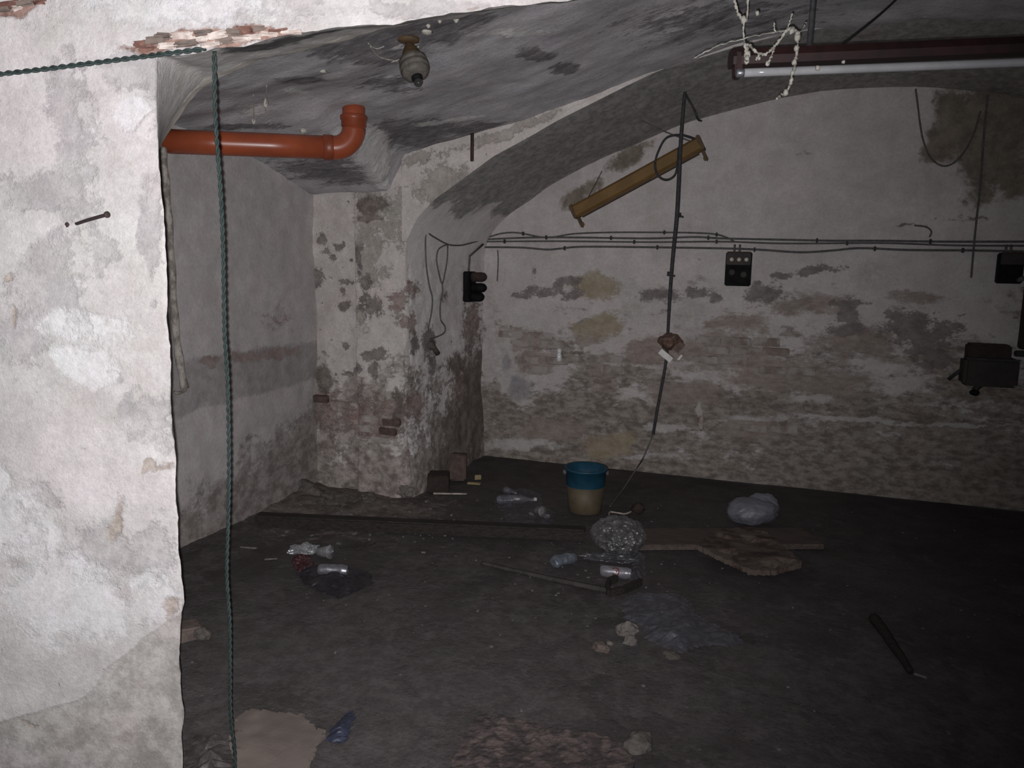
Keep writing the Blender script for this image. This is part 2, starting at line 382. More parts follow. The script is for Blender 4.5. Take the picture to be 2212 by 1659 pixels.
M_back = plaster('back_wall_limewash', (0.5254,0.4915,0.4802), (0.5989,0.565,0.548), [
    ('damp', (0.1525,0.1266,0.1073), (0.3616,0.322,0.2825), 2.3, .85, (1,1,2.0)),
    ('brick', (0.2768,0.226,0.1977), (0.3729,0.322,0.2881), 5, .55, (1,1,2.2)),
    ('ochre', (0.3277,0.2655,0.1751), (0.3955,0.3446,0.2655), 6, .5, (1,1,1.4)),
    ('light', (0.565,0.5424,0.5198), (0.4746,0.452,0.435), 7, .5, (1,1,1.5)),
    ('cemp', (0.3164,0.2994,0.3164), (0.3842,0.3616,0.3729), 8, .25, (1,1,1)),
    ('brown', (0.1469,0.1243,0.09605), (0.2486,0.2147,0.1695), 6, .45, (1,1,1)),
    ('peel', (0.1865,0.1638,0.1582), (0.2655,0.2373,0.2316), 11, .95, (1,1,1.5))], grit=.12, stretch=(1,1,1.5), bump=.5)
wall_back = struct(obj('wall_back', gb, M_back, attrs={'damp': damp, 'peel': peel, 'brown': brown, 'ochre': ochre, 'brick': brick, 'light': light, 'cemp': cemp}))

# --- arch soffit over the recess
al = spline([(x, 0, z) for x, z in zip(AX, AZ)], 8); na = len(al)
def sf(u, v):
    p = al[min(na-1, int(round(u*(na-1))))]; y = YP+.005+(YB+.03-YP)*v
    return Vector((p.x, y, p.z+fbm(p.x*3, y*3)*.008+.038*(1-v)*max(0, min(1, (p.x+1.5)/.7))))
gs = grid(na, 60, sf); As = np.array([(v.x, v.y, v.z) for v in gs[0]])
dmask = np.clip((As[:, 2]-2.03-(As[:, 1]-5.3)*.02+np.array([fbm(a*3, b*3, 5)*.10 for a, b, c in As]))*6+.5, 0, 1)
M_arch = plaster('arch_soffit', (0.702,0.675,0.6615), (0.81,0.783,0.7695), [('sooty', (0.2565,0.2497,0.243), (0.4455,0.432,0.4185), 5, .5, (1.6,1,1))], grit=.12, bump=.5)
struct(obj('ceiling_arch', gs, M_arch, attrs={'sooty': dmask}))

# --- spandrel between recess arch and vault
def sp(u, v):
    x = -2.40+5.6*u; a = archz(max(x, -2.36))+.038*max(0, min(1, (x+1.5)/.7)); b = max(vaultz(x, YP)+.02, a+.01)
    return Vector((x, YP+fbm(x*3, v*2)*.006, a+(b-a)*v))
gsp = grid(160, 14, sp)
usp = lambda x, y: py(x, y, YP)
sm = marks(gsp[0], usp, [(1060,300,60,10,1,-15),(900,345,60,12,1,-15),(950,395,55,35,.95,-25),(1130,270,80,10,1,-18)], xz)
# --- pier: front panel (recessed), rounded corner, side running to the back wall
pl = [(XL-.06,4.665),(-2.9,4.66),(-2.765,4.66),(-2.745,4.63),(-2.62,4.63),(-2.50,4.632),(-2.43,4.65),(-2.392,4.70),(-2.38,4.82),(-2.38,5.2),(-2.38,5.7),(-2.38,YB+.05)]
pp = spline([(a, b, 0) for a, b in pl], 12); npp = len(pp)
def pr(u, v):
    p = pp[min(npp-1, int(round(u*(npp-1))))]
    top = vaultz(p.x, YP)+.03 if p.x < -2.42 else 1.66
    if -2.42 <= p.x < -2.383: top = 1.66+(2.30-1.66)*max(0, (-2.383-p.x)/.037)
    z = top*v; n = fbm(p.x*2.4, p.y*2.4, z*2)*.022+fbm(p.x*9, p.y*9, z*9)*.007
    k = 1+.8*max(0, 1-z/.9)
    if p.y < 4.67: return Vector((p.x, p.y+n*k-.02*max(0, 1-z/.5), z))
    return Vector((p.x+n*k*.7+.02*max(0, 1-z/.5), p.y, z))
gp = grid(npp, 150, pr); Ap = np.array([(v.x, v.y, v.z) for v in gp[0]])
def up_(x, y): return py(x, y, YP) if x < 875 else px(x, y, XPI)
uvp = lambda v: (v.x+max(0, v.y-4.66), v.z)
lowp = np.array([fbm(a*1.5+b, c*1.6, 6) for a, b, c in Ap])
pdamp = np.clip(.56-(Ap[:, 2]-.62)*.75+lowp*.22+np.clip(Ap[:, 1]-5.4, 0, 1)*.16, 0, 1)
lit_side = np.clip((Ap[:, 1]-4.66)*12, 0, .85)  # side face painted paler to make up for the flash grazing it
pspot = marks(gp[0], up_, [(688,520,11,14),(728,530,10,9),(680,592,16,14),(672,610,10,14),(735,632,9,9),(735,660,13,9),(742,752,8,8),(715,555,9,9),(700,545,14,6,.9),(745,610,16,6),(790,610,12,14),(800,660,25,25,.9),(810,765,25,12),(770,793,14,14),(745,810,12,6),(775,560,8,40,.9),(630,520,6,40),(634,640,5,50),(808,800,10,16),(895,745,10,20),(925,742,14,30),(935,790,10,22)], uvp)
pred = marks(gp[0], up_, [(858,655,22,24,.85),(889,703,9,24,.9),(893,625,16,18,.8),(872,690,14,14,.8),(690,860,40,20,.9),(815,925,45,26),(790,900,60,30,.9),(850,875,20,20,.85),(990,830,22,40,.8),(1020,700,20,60,.85),(700,900,50,30,.75),(900,870,25,40,.8)], uvp)
pdark = marks(gp[0], up_, [(680,805,28,20),(700,830,18,22),(1025,880,22,130),(1000,930,40,60,.9),(985,790,16,30,.9),(800,440,34,20),(795,470,28,8),(858,880,8,60,.8),(960,640,12,20,.7),(970,1000,40,40,.8)], uvp)
pold = marks(gp[0], up_, [(800,470,36,60,.85),(800,560,32,90,.8),(780,690,18,40,.8),(880,470,40,70,.7)], uvp)
M_pier = plaster('pier_limewash', (0.508,0.4763,0.4508), (0.6096,0.5778,0.5461), [
    ('lit_side', (0.7112,0.6794,0.6668), (0.8382,0.8128,0.8001), 5, .5, (1,1,1)),
    ('old', (0.3429,0.3175,0.2794), (0.4572,0.4255,0.3873), 9, .9, (1,1,1)),
    ('damp', (0.1715,0.1397,0.127), (0.4572,0.4064,0.3746), 4, 1.1, (1,1,1.3)),
    ('red', (0.2413,0.1715,0.1524), (0.381,0.3175,0.2921), 14, .9, (1,1,1.6)),
    ('dark', (0.1397,0.1143,0.1016), (0.254,0.2222,0.1968), 8, .5, (1,1,1)),
    ('spot', (0.1651,0.1461,0.1397), (0.2794,0.254,0.2413), 18, .85, (1,1,1))], grit=.15, bump=.7, spots=(17, .685, (.20,.18,.165)))
wall_pier = struct(obj('wall_pier', gp, M_pier, attrs={'lit_side': lit_side, 'old': pold, 'damp': pdamp, 'red': pred, 'dark': pdark, 'spot': pspot}))

struct(obj('wall_spandrel', gsp, M_pier, attrs={'old': sm}))
# --- left wall
def lw(u, v):
    y = 1.9+(4.72-1.9)*u; z = 2.6*v
    return Vector((XL+fbm(y*2, z*2, 9)*.012+fbm(y*8, z*8, 2)*.004, y, z))
gl = grid(120, 110, lw); ul = lambda x, y: px(x, y, XL); yz = lambda v: (v.y, v.z)
Al = np.array([(v.y, v.z) for v in gl[0]])
band = np.clip(.5+np.minimum(1.07-Al[:, 1], Al[:, 1]-(.76+(Al[:, 0]-3.3)*.03))*7+np.array([fbm(a*4, b*4, 3) for a, b in Al])*.12, 0, .85)
ldamp = np.clip(.5+(.36-Al[:, 1]+(Al[:, 0]-3.8)*.32)*1.5, 0, 1)
lred = marks(gl[0], ul, [(455,778,24,9),(530,770,40,14,.9),(600,765,60,18,.8),(460,790,14,7),(600,690,60,60,.55)], yz)
M_left = plaster('left_wall_limewash', (0.4088,0.3864,0.3864), (0.4704,0.4424,0.4312), [
    ('band', (0.2688,0.252,0.252), (0.3472,0.3248,0.3192), 6, .3, (1,1,1)),
    ('damp', (0.168,0.1456,0.1344), (0.336,0.308,0.2912), 4, .7, (1,1,1.2)),
    ('red', (0.224,0.168,0.1568), (0.3024,0.252,0.2352), 10, .4, (1,1,1.5))], grit=.12, bump=.45)
struct(obj('wall_left', gl, M_left, attrs={'band': band, 'damp': ldamp, 'red': lred}))
# --- right wall, outside the frame, closes the cellar
def rw(u, v):
    y = 1.2+5.0*u; z = 2.6*v; return Vector((3.2+fbm(y*2, z*2, 1)*.01, y, z))
gr = grid(40, 20, rw)
struct(obj('wall_right', gr, M_left, attrs={'band': np.zeros(800), 'damp': np.full(800, .4), 'red': np.zeros(800)}))

# --- vault
def vt(u, v):
    x = -3.3+6.6*u; y = 1.3+(YP+.02-1.3)*v
    return Vector((x, y, vaultz(x, y)+fbm(x*1.6, y*2.4, 1)*.02+fbm(x*5, y*9, 4)*.008))
gv = grid(230, 130, vt); uvv = lambda v: (v.x, v.y); uv_ = lambda x, y: hit_vault(x, y)
soot_shade = marks(gv[0], uv_, [(640,170,50,9),(660,168,40,8),(800,110,120,25),(900,62,120,34),(960,40,110,22),(1160,115,40,12),(1220,148,28,14),(900,290,100,35,.95),(1000,280,90,20,.9),(520,270,90,8,.9),(700,370,120,30,.8),(840,180,70,20,.8),(1550,40,300,60,.6)], uvv)  # dirty patches, plus the drain pipe's cast shadow painted as a thin streak
pale = marks(gv[0], uv_, [(805,335,40,60,1.),(850,380,30,60,1.),(760,300,60,25,.9),(640,200,50,16,.7),(1090,75,120,10,.8,-5),(1000,255,120,5,.8,-8),(560,240,60,25,.7),(860,105,60,5,.8,-10),(930,265,60,8,.8)], uvv)
M_vault = plaster('vault_limewash', (0.33,0.3234,0.3366), (0.4884,0.4752,0.4884), [
    ('soot_shade', (0.1122,0.1056,0.1162), (0.2376,0.2244,0.231), 6, .6, (1,2.6,1)),
    ('pale', (0.66,0.6468,0.6336), (0.528,0.5148,0.5082), 7, .6, (1,2.2,1))], grit=.13, stretch=(.55,2.0,1), bump=.7)
struct(obj('ceiling', gv, M_vault, attrs={'soot_shade': soot_shade, 'pale': pale}))

# --- floor
def fl_(u, v):
    x = -3.4+6.8*u; y = -1.2+7.4*v
    b = max(0, 1-abs(y-4.45)/.4)*max(0, min(1, (-2.2-x)/.4)) + max(0, 1-(x-XL)/.35)*(.6 if y > 2.8 else 0)
    return Vector((x, y, fbm(x*2, y*2)*.004+fbm(x*9, y*9)*.002+b*.035*(1+.6*fbm(x*7, y*7, 2)) if b > 0 else fbm(x*2, y*2)*.004-.004))
gf = grid(230, 250, fl_); Af = np.array([(v.x, v.y) for v in gf[0]])
dust = np.clip(.62-np.abs(Af[:, 1]-2.6)*.12-np.clip(Af[:, 0]-.2, 0, 3)*.12+np.array([fbm(a*1.4, b*1.4, 3) for a, b in Af])*.2, 0, .8)
rub = np.clip(1-np.hypot((Af[:, 0]+2.75)/.75, (Af[:, 1]-4.35)/.55)*.5, 0, 1)
M_floor = plaster('dirty_concrete', (0.06138,0.05394,0.05394), (0.09486,0.08463,0.08463), [
    ('dust', (0.08184,0.07254,0.07254), (0.119,0.107,0.106), 3, .8, (1,1,1)),
    ('rubble', (0.1116,0.093,0.0837), (0.2232,0.1953,0.1767), 9, .6, (1,1,1))], grit=.2, bump=.5, spots=(34, .69, (.17,.16,.155)), spec=.2)
struct(obj('floor', gf, M_floor, attrs={'dust': dust, 'rubble': rub}, smooth=True))

# ================================================================== MATERIALS FOR THINGS
M_rope = simple('green_cord', (.012,.021,.0195), (.022,.036,.033), 60, .8)
M_nail = simple('dark_rusty_nail', (.022,.013,.013), (.034,.02,.019), 60, .8)
M_rust = simple('rusty_iron', (.055,.036,.03), (.085,.052,.04), 60, .8, .3, .3)
M_orange = simple('orange_drain_plastic', (.33,.075,.03), (.27,.062,.027), 5, .33, 0., .03, spec=.5)
M_orange2 = simple('orange_socket_plastic', (.25,.055,.025), (.19,.045,.02), 8, .4, 0., .05)
M_cond = simple('weathered_conduit', (.40,.36,.32), (.17,.15,.13), 26, .85, 0., .4, (1,1,.6))
M_black = simple('black_bakelite', (.006,.006,.007), (.012,.011,.012), 20, .75, spec=.12)
M_cable = simple('grey_black_cable', (.028,.027,.03), (.05,.048,.05), 40, .75)
M_wire = simple('dusty_grey_wire', (.085,.08,.082), (.13,.122,.12), 50, .85)
M_fix = simple('ochre_brown_enamel', (.20,.115,.035), (.155,.088,.028), 6, .6, 0., .1)
M_fixd = simple('dark_brown_holder', (.11,.065,.03), (.07,.045,.025), 20, .7)
M_red = simple('dull_red_enamel', (.036,.014,.014), (.022,.011,.011), 12, .55)
M_tube = simple('white_glass_tube', (.42,.42,.43), (.35,.35,.36), 9, .12, 0., 0., spec=.8)
M_metal = simple('dull_aluminium', (.34,.34,.37), (.24,.24,.26), 30, .38, .7, .15)
M_canw = simple('pale_can_print', (.30,.285,.31), (.20,.19,.21), 18, .35, .35, .1)
M_canred = simple('red_print_on_can', (.16,.05,.045), (.12,.04,.04), 40, .45)
M_cob = simple('dusty_cobweb', (.52,.50,.44), (.40,.38,.33), 90, 1., spec=.1)
M_wood = simple('dark_wet_timber', (.034,.027,.022), (.016,.013,.011), 14, .8, 0., .4, (.6,8,8))
M_wood2 = simple('brown_plank', (.125,.094,.08), (.07,.055,.048), 12, .8, 0., .3, (.5,8,8))
M_lath = simple('grey_lath', (.062,.055,.05), (.036,.032,.03), 16, .85, 0., .3)
M_blue = simple('blue_paint_bucket', (.012,.068,.11), (.009,.05,.085), 12, .5)
M_tan = simple('buff_bucket_side', (.125,.098,.062), (.092,.072,.047), 9, .6, 0., .1)
M_dkb = simple('dark_cellar_brick', (.05,.032,.027), (.032,.024,.021), 24, .9, 0., .5)
M_brk = simple('red_brown_brick', (.125,.085,.074), (.08,.058,.052), 20, .9, 0., .5)
M_brw = simple('weathered_wall_brick', (.235,.185,.16), (.40,.365,.34), 8, .95, 0., .5)
M_mort = simple('crumbling_mortar', (.50,.44,.40), (.33,.27,.24), 30, 1., 0., .5)
M_brdk = simple('broken_dark_brick', (.10,.045,.035), (.17,.09,.07), 26, .95, 0., .6)
M_stone = simple('pale_rubble', (.20,.18,.165), (.13,.115,.105), 24, .95, 0., .5)
M_stone2 = simple('dark_rubble', (.13,.115,.10), (.08,.07,.062), 24, .95, 0., .5)
M_brst = simple('brown_rubble', (.15,.115,.098), (.10,.078,.068), 24, .95, 0., .5)
t_ = NT('torn_cardboard'); c_ = t_.mix(t_.rng(t_.noise(5, 6), .38, .62), (.19,.155,.135), (.145,.118,.10)); c_ = t_.mix(t_.rng(t_.noise(6.5, 5, .6, off=(4.2,1.1,0)), .60, .68), c_, (.075,.048,.04))
t_.col(c_); t_.bump(t_.noise(12, 5), .2, .01); M_card = t_.m
M_mat = simple('mouldy_red_brown_mat', (.118,.09,.083), (.056,.044,.044), 22, .95, 0., .9, lo=.4, hi=.58)
M_board = simple('rotten_chipboard', (.115,.088,.073), (.055,.034,.028), 9, .95, 0., .6, lo=.45, hi=.62)
M_dbag = simple('black_plastic_bag', (.02,.018,.022), (.035,.03,.034), 12, .35, 0., .3)
M_wbag = simple('bluish_white_plastic_bag', (.185,.19,.215), (.15,.155,.175), 9, .45, 0., .4)
M_bbag = simple('blue_plastic_scrap', (.045,.05,.082), (.032,.036,.056), 9, .45, 0., .3)
M_shell = simple('brown_broken_plastic', (.14,.08,.055), (.08,.05,.04), 20, .6, 0., .2)
M_white = simple('white_porcelain', (.62,.60,.57), (.50,.485,.46), 20, .3)
M_gold = simple('dull_yellow_plastic', (.36,.29,.14), (.28,.22,.11), 20, .6)
M_maroon = simple('maroon_scrap', (.055,.018,.02), (.034,.013,.015), 20, .6)
M_box = simple('brown_metal_box', (.040,.031,.026), (.025,.020,.018), 12, .65, 0., .1)
M_ceram = simple('dusty_beige_ceramic', (.16,.142,.12), (.085,.075,.065), 14, .6)
M_crumb = simple('plaster_crumbs', (.16,.15,.145), (.10,.095,.09), 9, 1.)
M_bulb = simple('dark_glass_bulb', (.03,.032,.03), (.05,.05,.048), 9, .06, spec=1.)
def clear(name, col, alpha, rough=.18):
    t = NT(name); t.col(t.mix(t.rng(t.noise(24, 6), .35, .65), col, tuple(c*.6 for c in col)))
    t.b.inputs['Roughness'].default_value = rough; t.b.inputs['Specular IOR Level'].default_value = .9
    t._set(t.b.inputs['Alpha'], t.rng(t.noise(19, 7, .7, off=(2,2,2)), .35, .68, alpha*.45, min(1., alpha*1.5)))
    t.bump(t.noise(30, 5), .5, .01); return t.m
M_clear = clear('clear_plastic_film', (.17,.165,.18), .4)
M_bottle = clear('clear_bottle_plastic', (.24,.235,.265), .5, .12)
M_cup = clear('clear_cup_plastic', (.36,.355,.365), .75, .1)

# ================================================================== NEAR WALL THINGS
# bricks and mortar bared by the broken plaster on the lintel
ND = -FH
def chip(x, y, w, h, mat, name, seed, rot=0., tk=.012):
    c = near(x, y)+ND*.001; k = DN/FPX; a = math.radians(rot)
    X = RH*math.cos(a)+Vector((0,0,1))*math.sin(a); Z = Vector((0,0,1))*math.cos(a)-RH*math.sin(a)
    obj(name, box(c, w*k, tk, h*k, X, FH, Z, bev=.004, jit=.0035, seed=seed), mat, front, smooth=False)
for i, (x, y, w, h, kk) in enumerate([(308,96,40,11,'d'),(335,88,42,14,'b'),(318,106,34,9,'d'),(365,100,44,10,'m'),(352,78,34,12,'b'),(392,76,46,12,'m'),(402,96,50,11,'b'),(428,86,40,10,'m'),(440,70,40,11,'b'),(455,96,44,9,'m'),(470,76,44,12,'m'),(486,88,42,10,'b'),(505,70,36,13,'b'),(522,84,40,10,'m'),(533,66,30,14,'d'),(548,80,34,9,'m'),(560,62,28,10,'b'),(580,74,40,7,'m'),(600,66,40,6,'d'),(630,70,44,5,'m'),(20,10,44,14,'d'),(55,8,36,12,'b'),(85,4,30,9,'d'),(8,22,30,9,'b'),(38,18,26,8,'m')]):
    chip(x, y, w, h, {'d': M_brdk, 'b': M_brst, 'm': M_mort}[kk], {'d': 'brick', 'b': 'brick', 'm': 'mortar'}[kk], i, R.uniform(2, 14), R.uniform(.006, .016))
# long nail
p0 = near(146, 486); p1 = pn(231, 464, DN-.075)
nl = thing('nail', 'long rusty nail sticking out of the bright near wall', 'nail', p0)
obj('shank', tube(spline([p0+FH*.02, p0.lerp(p1, .5)+Vector((0,0,-.001)), p1], 6), .0042, 10), M_nail, nl)
dv = (p1-p0).normalized(); obj('head', lathe(p1-dv*.003, dv, [(0,.005),(.001,.0075),(.005,.0078),(.007,.006)], 14), M_nail, nl)
obj('rust_plug', lump(p0-Vector((0,0,.007)), .008, .005, .007, .3, 2, 3), M_nail, nl)
# green twisted rope along the wall and hanging in the opening
rp = [pn(x, y, DN-.012) for x, y in [(-300,196),(-60,168),(0,160),(90,150),(170,140),(250,130),(320,121)]]
rp += [pn(350,117,DN-.02), pn(400,111,DN-.015), pn(440,106,DN+.0), pn(459,106,DN+.03), pn(463,118,DN+.05)]
rp += [pn(x, y, DN+.07+(i*.006)) for i, (x, y) in enumerate([(464,180),(467,280),(476,400),(482,520),(484,640),(486,730),(491,800),(494,900),(495,1020),(493,1130),(490,1240),(496,1340),(497,1440),(498,1540),(506,1620),(512,1690)])]
end = pn(512, 1690, DN+.16); rp += [Vector((end.x+.02, end.y+.05, .010)), Vector((end.x+.12, end.y+.10, .008)), Vector((end.x+.2, end.y+.02, .008))]
cl = spline(rp, 26)
strands = []
ln = [0.]
for a, b in zip(cl, cl[1:]): ln.append(ln[-1]+(b-a).length)
for k in range(2):
    pts = []
    for i, p in enumerate(cl):
        tg = (cl[min(i+1, len(cl)-1)]-cl[max(i-1, 0)]).normalized(); a = tg.orthogonal() if abs(tg.z) > .9 else tg.cross(Vector((0,0,1)))
        u = (FH-tg*FH.dot(tg)).normalized(); v = tg.cross(u); an = ln[i]*2*math.pi/.045+k*math.pi
        pts.append(p+(u*math.cos(an)+v*math.sin(an))*.0032)
    strands.append(tube(pts, .0034, 6))
tag(obj('rope', join(*strands), M_rope), 'green twisted cord strung along the bright wall and hanging in the opening', 'rope')

# ================================================================== PIPE, CONDUIT, LAMP
PV = hit_vault(764, 236); DP = PV.dot(FH); RP = 23.5*DP/FPX; rb = RP*1.75
upv = Vector((0, 0, 1)); A0 = px(352, 305, XL-.02)
d0n = (Vector((PV.x, PV.y, 0))-Vector((A0.x, A0.y, 0))).normalized()
B0 = Vector((PV.x, PV.y, pn(764, 322, DP).z))-d0n*rb
d0n = (B0-A0).normalized()
pipe = thing('drain_pipe', 'orange plastic drain pipe with an elbow up into the vault', 'pipe', (A0.x+.02, A0.y, A0.z-RP))
obj('pipe_run', tube([A0, A0.lerp(B0, .3), A0.lerp(B0, .6), B0], RP, 28), M_orange, pipe)
obj('coupling_rim', lathe(B0-d0n*.06, d0n, [(0,RP),(.004,RP+.006),(.05,RP+.006),(.055,RP+.003),(.06,RP)], 28, False), M_orange2, pipe)
ctr = B0+upv*rb
elb = [ctr+(d0n*math.sin(a)-upv*math.cos(a))*rb for a in [i*math.pi/2/12 for i in range(13)]]
obj('elbow', tube([B0-d0n*.02]+elb, RP+.002, 28), M_orange, pipe)
top = elb[-1]; zt = vaultz(top.x, top.y)
obj('riser', tube([top, top+upv*(zt-top.z+.04)], RP, 28), M_orange, pipe)
sk = min(.0, zt-top.z-.075); obj('socket', lathe(top+upv*(sk+.005), upv, [(0,RP+.001),(.003,RP+.006),(.035,RP+.006),(.04,RP+.012),(.06,RP+.012),(.066,RP+.004)], 28, False), M_orange2, pipe)
cp = [px(x, y, XL+.03+.02*i/6) for i, (x, y) in enumerate([(350,318),(356,380),(363,470),(370,580),(377,690),(388,780),(399,838)])]
cd = thing('conduit', 'weathered beige conduit hanging askew on the left wall below the orange pipe', 'pipe', cp[-1])
obj('conduit_run', tube(spline(cp, 8), lambda t: .021+.003*math.sin(t*40), 12), M_cond, cd)
e = cp[-1]; obj('end_hook', tube(spline([e+Vector((0,0,.01)), e+Vector((0,0,-.012)), e+Vector((.0,-.05,-.022)), e+Vector((0,-.075,-.012))], 6), .009, 8), M_cond, cd)

hv = hit_vault(882, 88); lp = thing('ceiling_lamp', 'small dusty ceramic lamp hanging tilted from the dark vault', 'lamp', hv)
ax = (pd(905, 190, 1)-pd(882, 100, 1)).normalized(); ds = (hv-CP).dot(fw); kq = ds/FPX
ax = (ax+fw*-.25).normalized()
obj('mounting_plate', lathe(hv+Vector((0,0,.012)), (0,0,-1), [(0,.05),(.014,.05),(.020,.034),(.024,.012)], 20), M_fixd, lp)
ca = hv-Vector((0,0,.008)); obj('socket_cap', lathe(ca, ax, [(0,.012),(10*kq,11*kq),(22*kq,17*kq),(36*kq,22*kq),(44*kq,26*kq)], 22), M_fixd, lp)
obj('ceramic_body', lathe(ca, ax, [(40*kq,22*kq),(46*kq,30*kq),(56*kq,31*kq),(58*kq,28*kq),(60*kq,32*kq),(70*kq,32*kq),(72*kq,29*kq),(74*kq,31*kq),(82*kq,27*kq),(88*kq,18*kq)], 24), M_ceram, lp)
obj('collar', lathe(ca, ax, [(87*kq,12*kq),(93*kq,12*kq),(96*kq,8*kq)], 20), M_black, lp)
obj('bulb', lathe(ca, ax, [(94*kq,6*kq),(99*kq,9*kq),(105*kq,9.5*kq),(110*kq,6*kq),(112*kq,1*kq)], 20), M_bulb, lp)

# rusty hook on the arch face
h1 = py(1021, 286, YP-.01); h2 = py(1019, 348, YP-.03)
hk = thing('wall_hook', 'rusty iron strap hanging from the edge of the vault above the arch', 'hook', h2)
obj('strap', box((h1+h2)/2, .022, .012, (h1-h2).length, bev=.003), M_rust, hk)
obj('pin', lathe(h1+Vector((0,.02,-.01)), (0,-1,0), [(0,.006),(.03,.006),(.032,.011),(.036,.011)], 12), M_rust, hk)

# ================================================================== BROWN BATTEN FITTING, HANGING CABLE
YF = 5.5
e0 = py(1238, 460, YF); e1 = py(1517, 308, YF); L0 = (e1-e0).length; X = (e1-e0).normalized(); Yd = Vector((0,1,0)); Z = X.cross(Yd).normalized()*1.0
if Z.z < 0: Z = -Z
fx = thing('batten_light', 'ochre brown fluorescent batten without its tube hanging aslant before the back wall', 'light fixture', (e0+e1)/2)
def prof(c, pts, ln_, X, Y, Z):
    n = len(pts); vs = [c+X*(s*ln_/2)+Y*a+Z*b for s in (-1, 1) for a, b in pts]
    fs = [(i, (i+1) % n, n+(i+1) % n, n+i) for i in range(n)]+[tuple(range(n-1, -1, -1)), tuple(range(n, 2*n))]
    return vs, fs
cm = (e0+e1)/2
obj('housing', prof(cm, [(-.05,-.035),(-.03,-.05),(.03,-.05),(.05,-.035),(.045,.03),(.03,.045),(-.03,.045),(-.045,.03)], L0*.97, X, Yd, Z), M_fix, fx, smooth=False)
obj('lower_cover', prof(cm-Z*.048, [(-.028,-.012),(.028,-.012),(.034,.003),(-.034,.003)], L0*.9, X, Yd, Z), M_fixd, fx, smooth=False)
for sgn, ee in ((-1, e0), (1, e1)):
    obj('end_cap', box(ee-X*sgn*.012, .028, .108, .104, X, Yd, Z, bev=.006), M_fixd, fx, smooth=False)
    hp = obj('tube_holder', box(ee-X*sgn*.02-Z*.085, .022, .036, .085, X, Yd, Z, bev=.008), M_fixd, fx, smooth=False)
    obj('contact_rotor', lathe(ee-X*sgn*.03-Z*.105, X*-sgn, [(0,.013),(.006,.013),(.008,.008)], 14), M_fix, hp)
a1 = hit_arch(1312, 348); sw = py(1256, 452, YF)
obj('hanging_wire', tube(spline([a1+Vector((0,0,.01)), a1.lerp(sw, .5)+Vector((0,0,-.006)), sw], 6), .004, 6), M_wire, fx)
lo_ = [py(x, y, YF-.07+.02*math.sin(i)) for i, (x, y) in enumerate([(1500,300),(1470,292),(1440,298),(1423,325),(1415,355),(1422,380),(1440,389),(1458,378),(1464,350),(1466,320)])]
obj('lead_loop', tube(spline(lo_, 8), .0075, 8), M_cable, fx)
a2 = hit_arch(1385, 262); obj('hanging_wire', tube(spline([a2+Vector((0,0,.01)), py(1430,282,YF-.02), py(1490,305,YF-.03)], 6), .004, 6), M_wire, fx)

ct = hit_arch(1480, 203)
yk = ct.y
cpts = [ct+Vector((0,0,.012))]+[py(x, y, yk+(5.3-yk)*min(1, i/4)) for i, (x, y) in enumerate([(1478,214),(1471,300),(1466,400),(1462,470),(1453,560),(1447,640),(1443,712),(1440,770),(1430,830),(1418,895),(1411,938)])]
low_ = [py(1400,965,5.28), py(1388,992,5.25)] + [pz(1380,1005,.17), pz(1362,1032,.07), pz(1345,1058,.012), pz(1332,1075,.006), pz(1318,1094,.006)]
cb_ = thing('hanging_cable', 'long black cable hanging from the arch down to the floor', 'cable', ct)
obj('sheath', tube(spline(cpts, 10), lambda t: .0105+.004*math.sin(min(1, t*1.5)*math.pi)**2, 10), M_cable, cb_)
obj('bare_wire', tube(spline([cpts[-1]]+low_, 8), .0055, 6), M_wire, cb_)
for x, y in ((1465,465),(1447,592)):
    p = py(x, y, 5.30); obj('cable_tie', tube([p+Vector((0,0,.014)), p, p-Vector((0,0,.014))], .019, 10), M_cable, cb_)
    obj('tie_tail', tube([p, p+Vector((.035,-.015,-.015))], .006, 6), M_cable, cb_)
o2 = hit_arch(1516, 264)
obj('top_strand', tube(spline([ct+Vector((0,0,.005)), py(1488,216,yk-.03), py(1500,238,yk-.02), py(1508,258,min(YB-.05,yk+.1)), o2+Vector((0,0,.01))], 8), .007, 8), M_cable, cb_)
# broken lamp shell caught on the cable
bs = py(1447, 752, 5.27)
bl = thing('broken_lampholder', 'broken brown and white lamp holder snagged halfway down the hanging cable', 'lamp holder', bs)
obj('brown_shell', lump(bs+Vector((0,-.02,-.02)), .075, .05, .055, .45, 3, 5, 1.5, .3), M_shell, bl, smooth=False)
pc = py(1438, 768, 5.21); Xs = Vector((.80,0,-.6)).normalized(); Zs = Vector((.6,0,.8)).normalized()
obj('white_shard', prof(pc, [(-.006,-.020),(.006,-.022),(.008,.014),(-.004,.020)], .10, Xs, Vector((0,1,0)), Zs), M_white, bl, smooth=False)
pc = py(1469, 772, 5.21); obj('white_chip', box(pc, .045, .012, .014, Zs, Vector((0,1,0)), -Xs, bev=.003), M_white, bl, smooth=False)
pc = py(1460, 745, 5.24); obj('shell_flap', prof(pc, [(-.004,-.045),(.004,-.05),(.006,.04),(-.004,.05)], .07, Zs, Vector((0,1,0)), Xs), M_shell, bl, smooth=False)

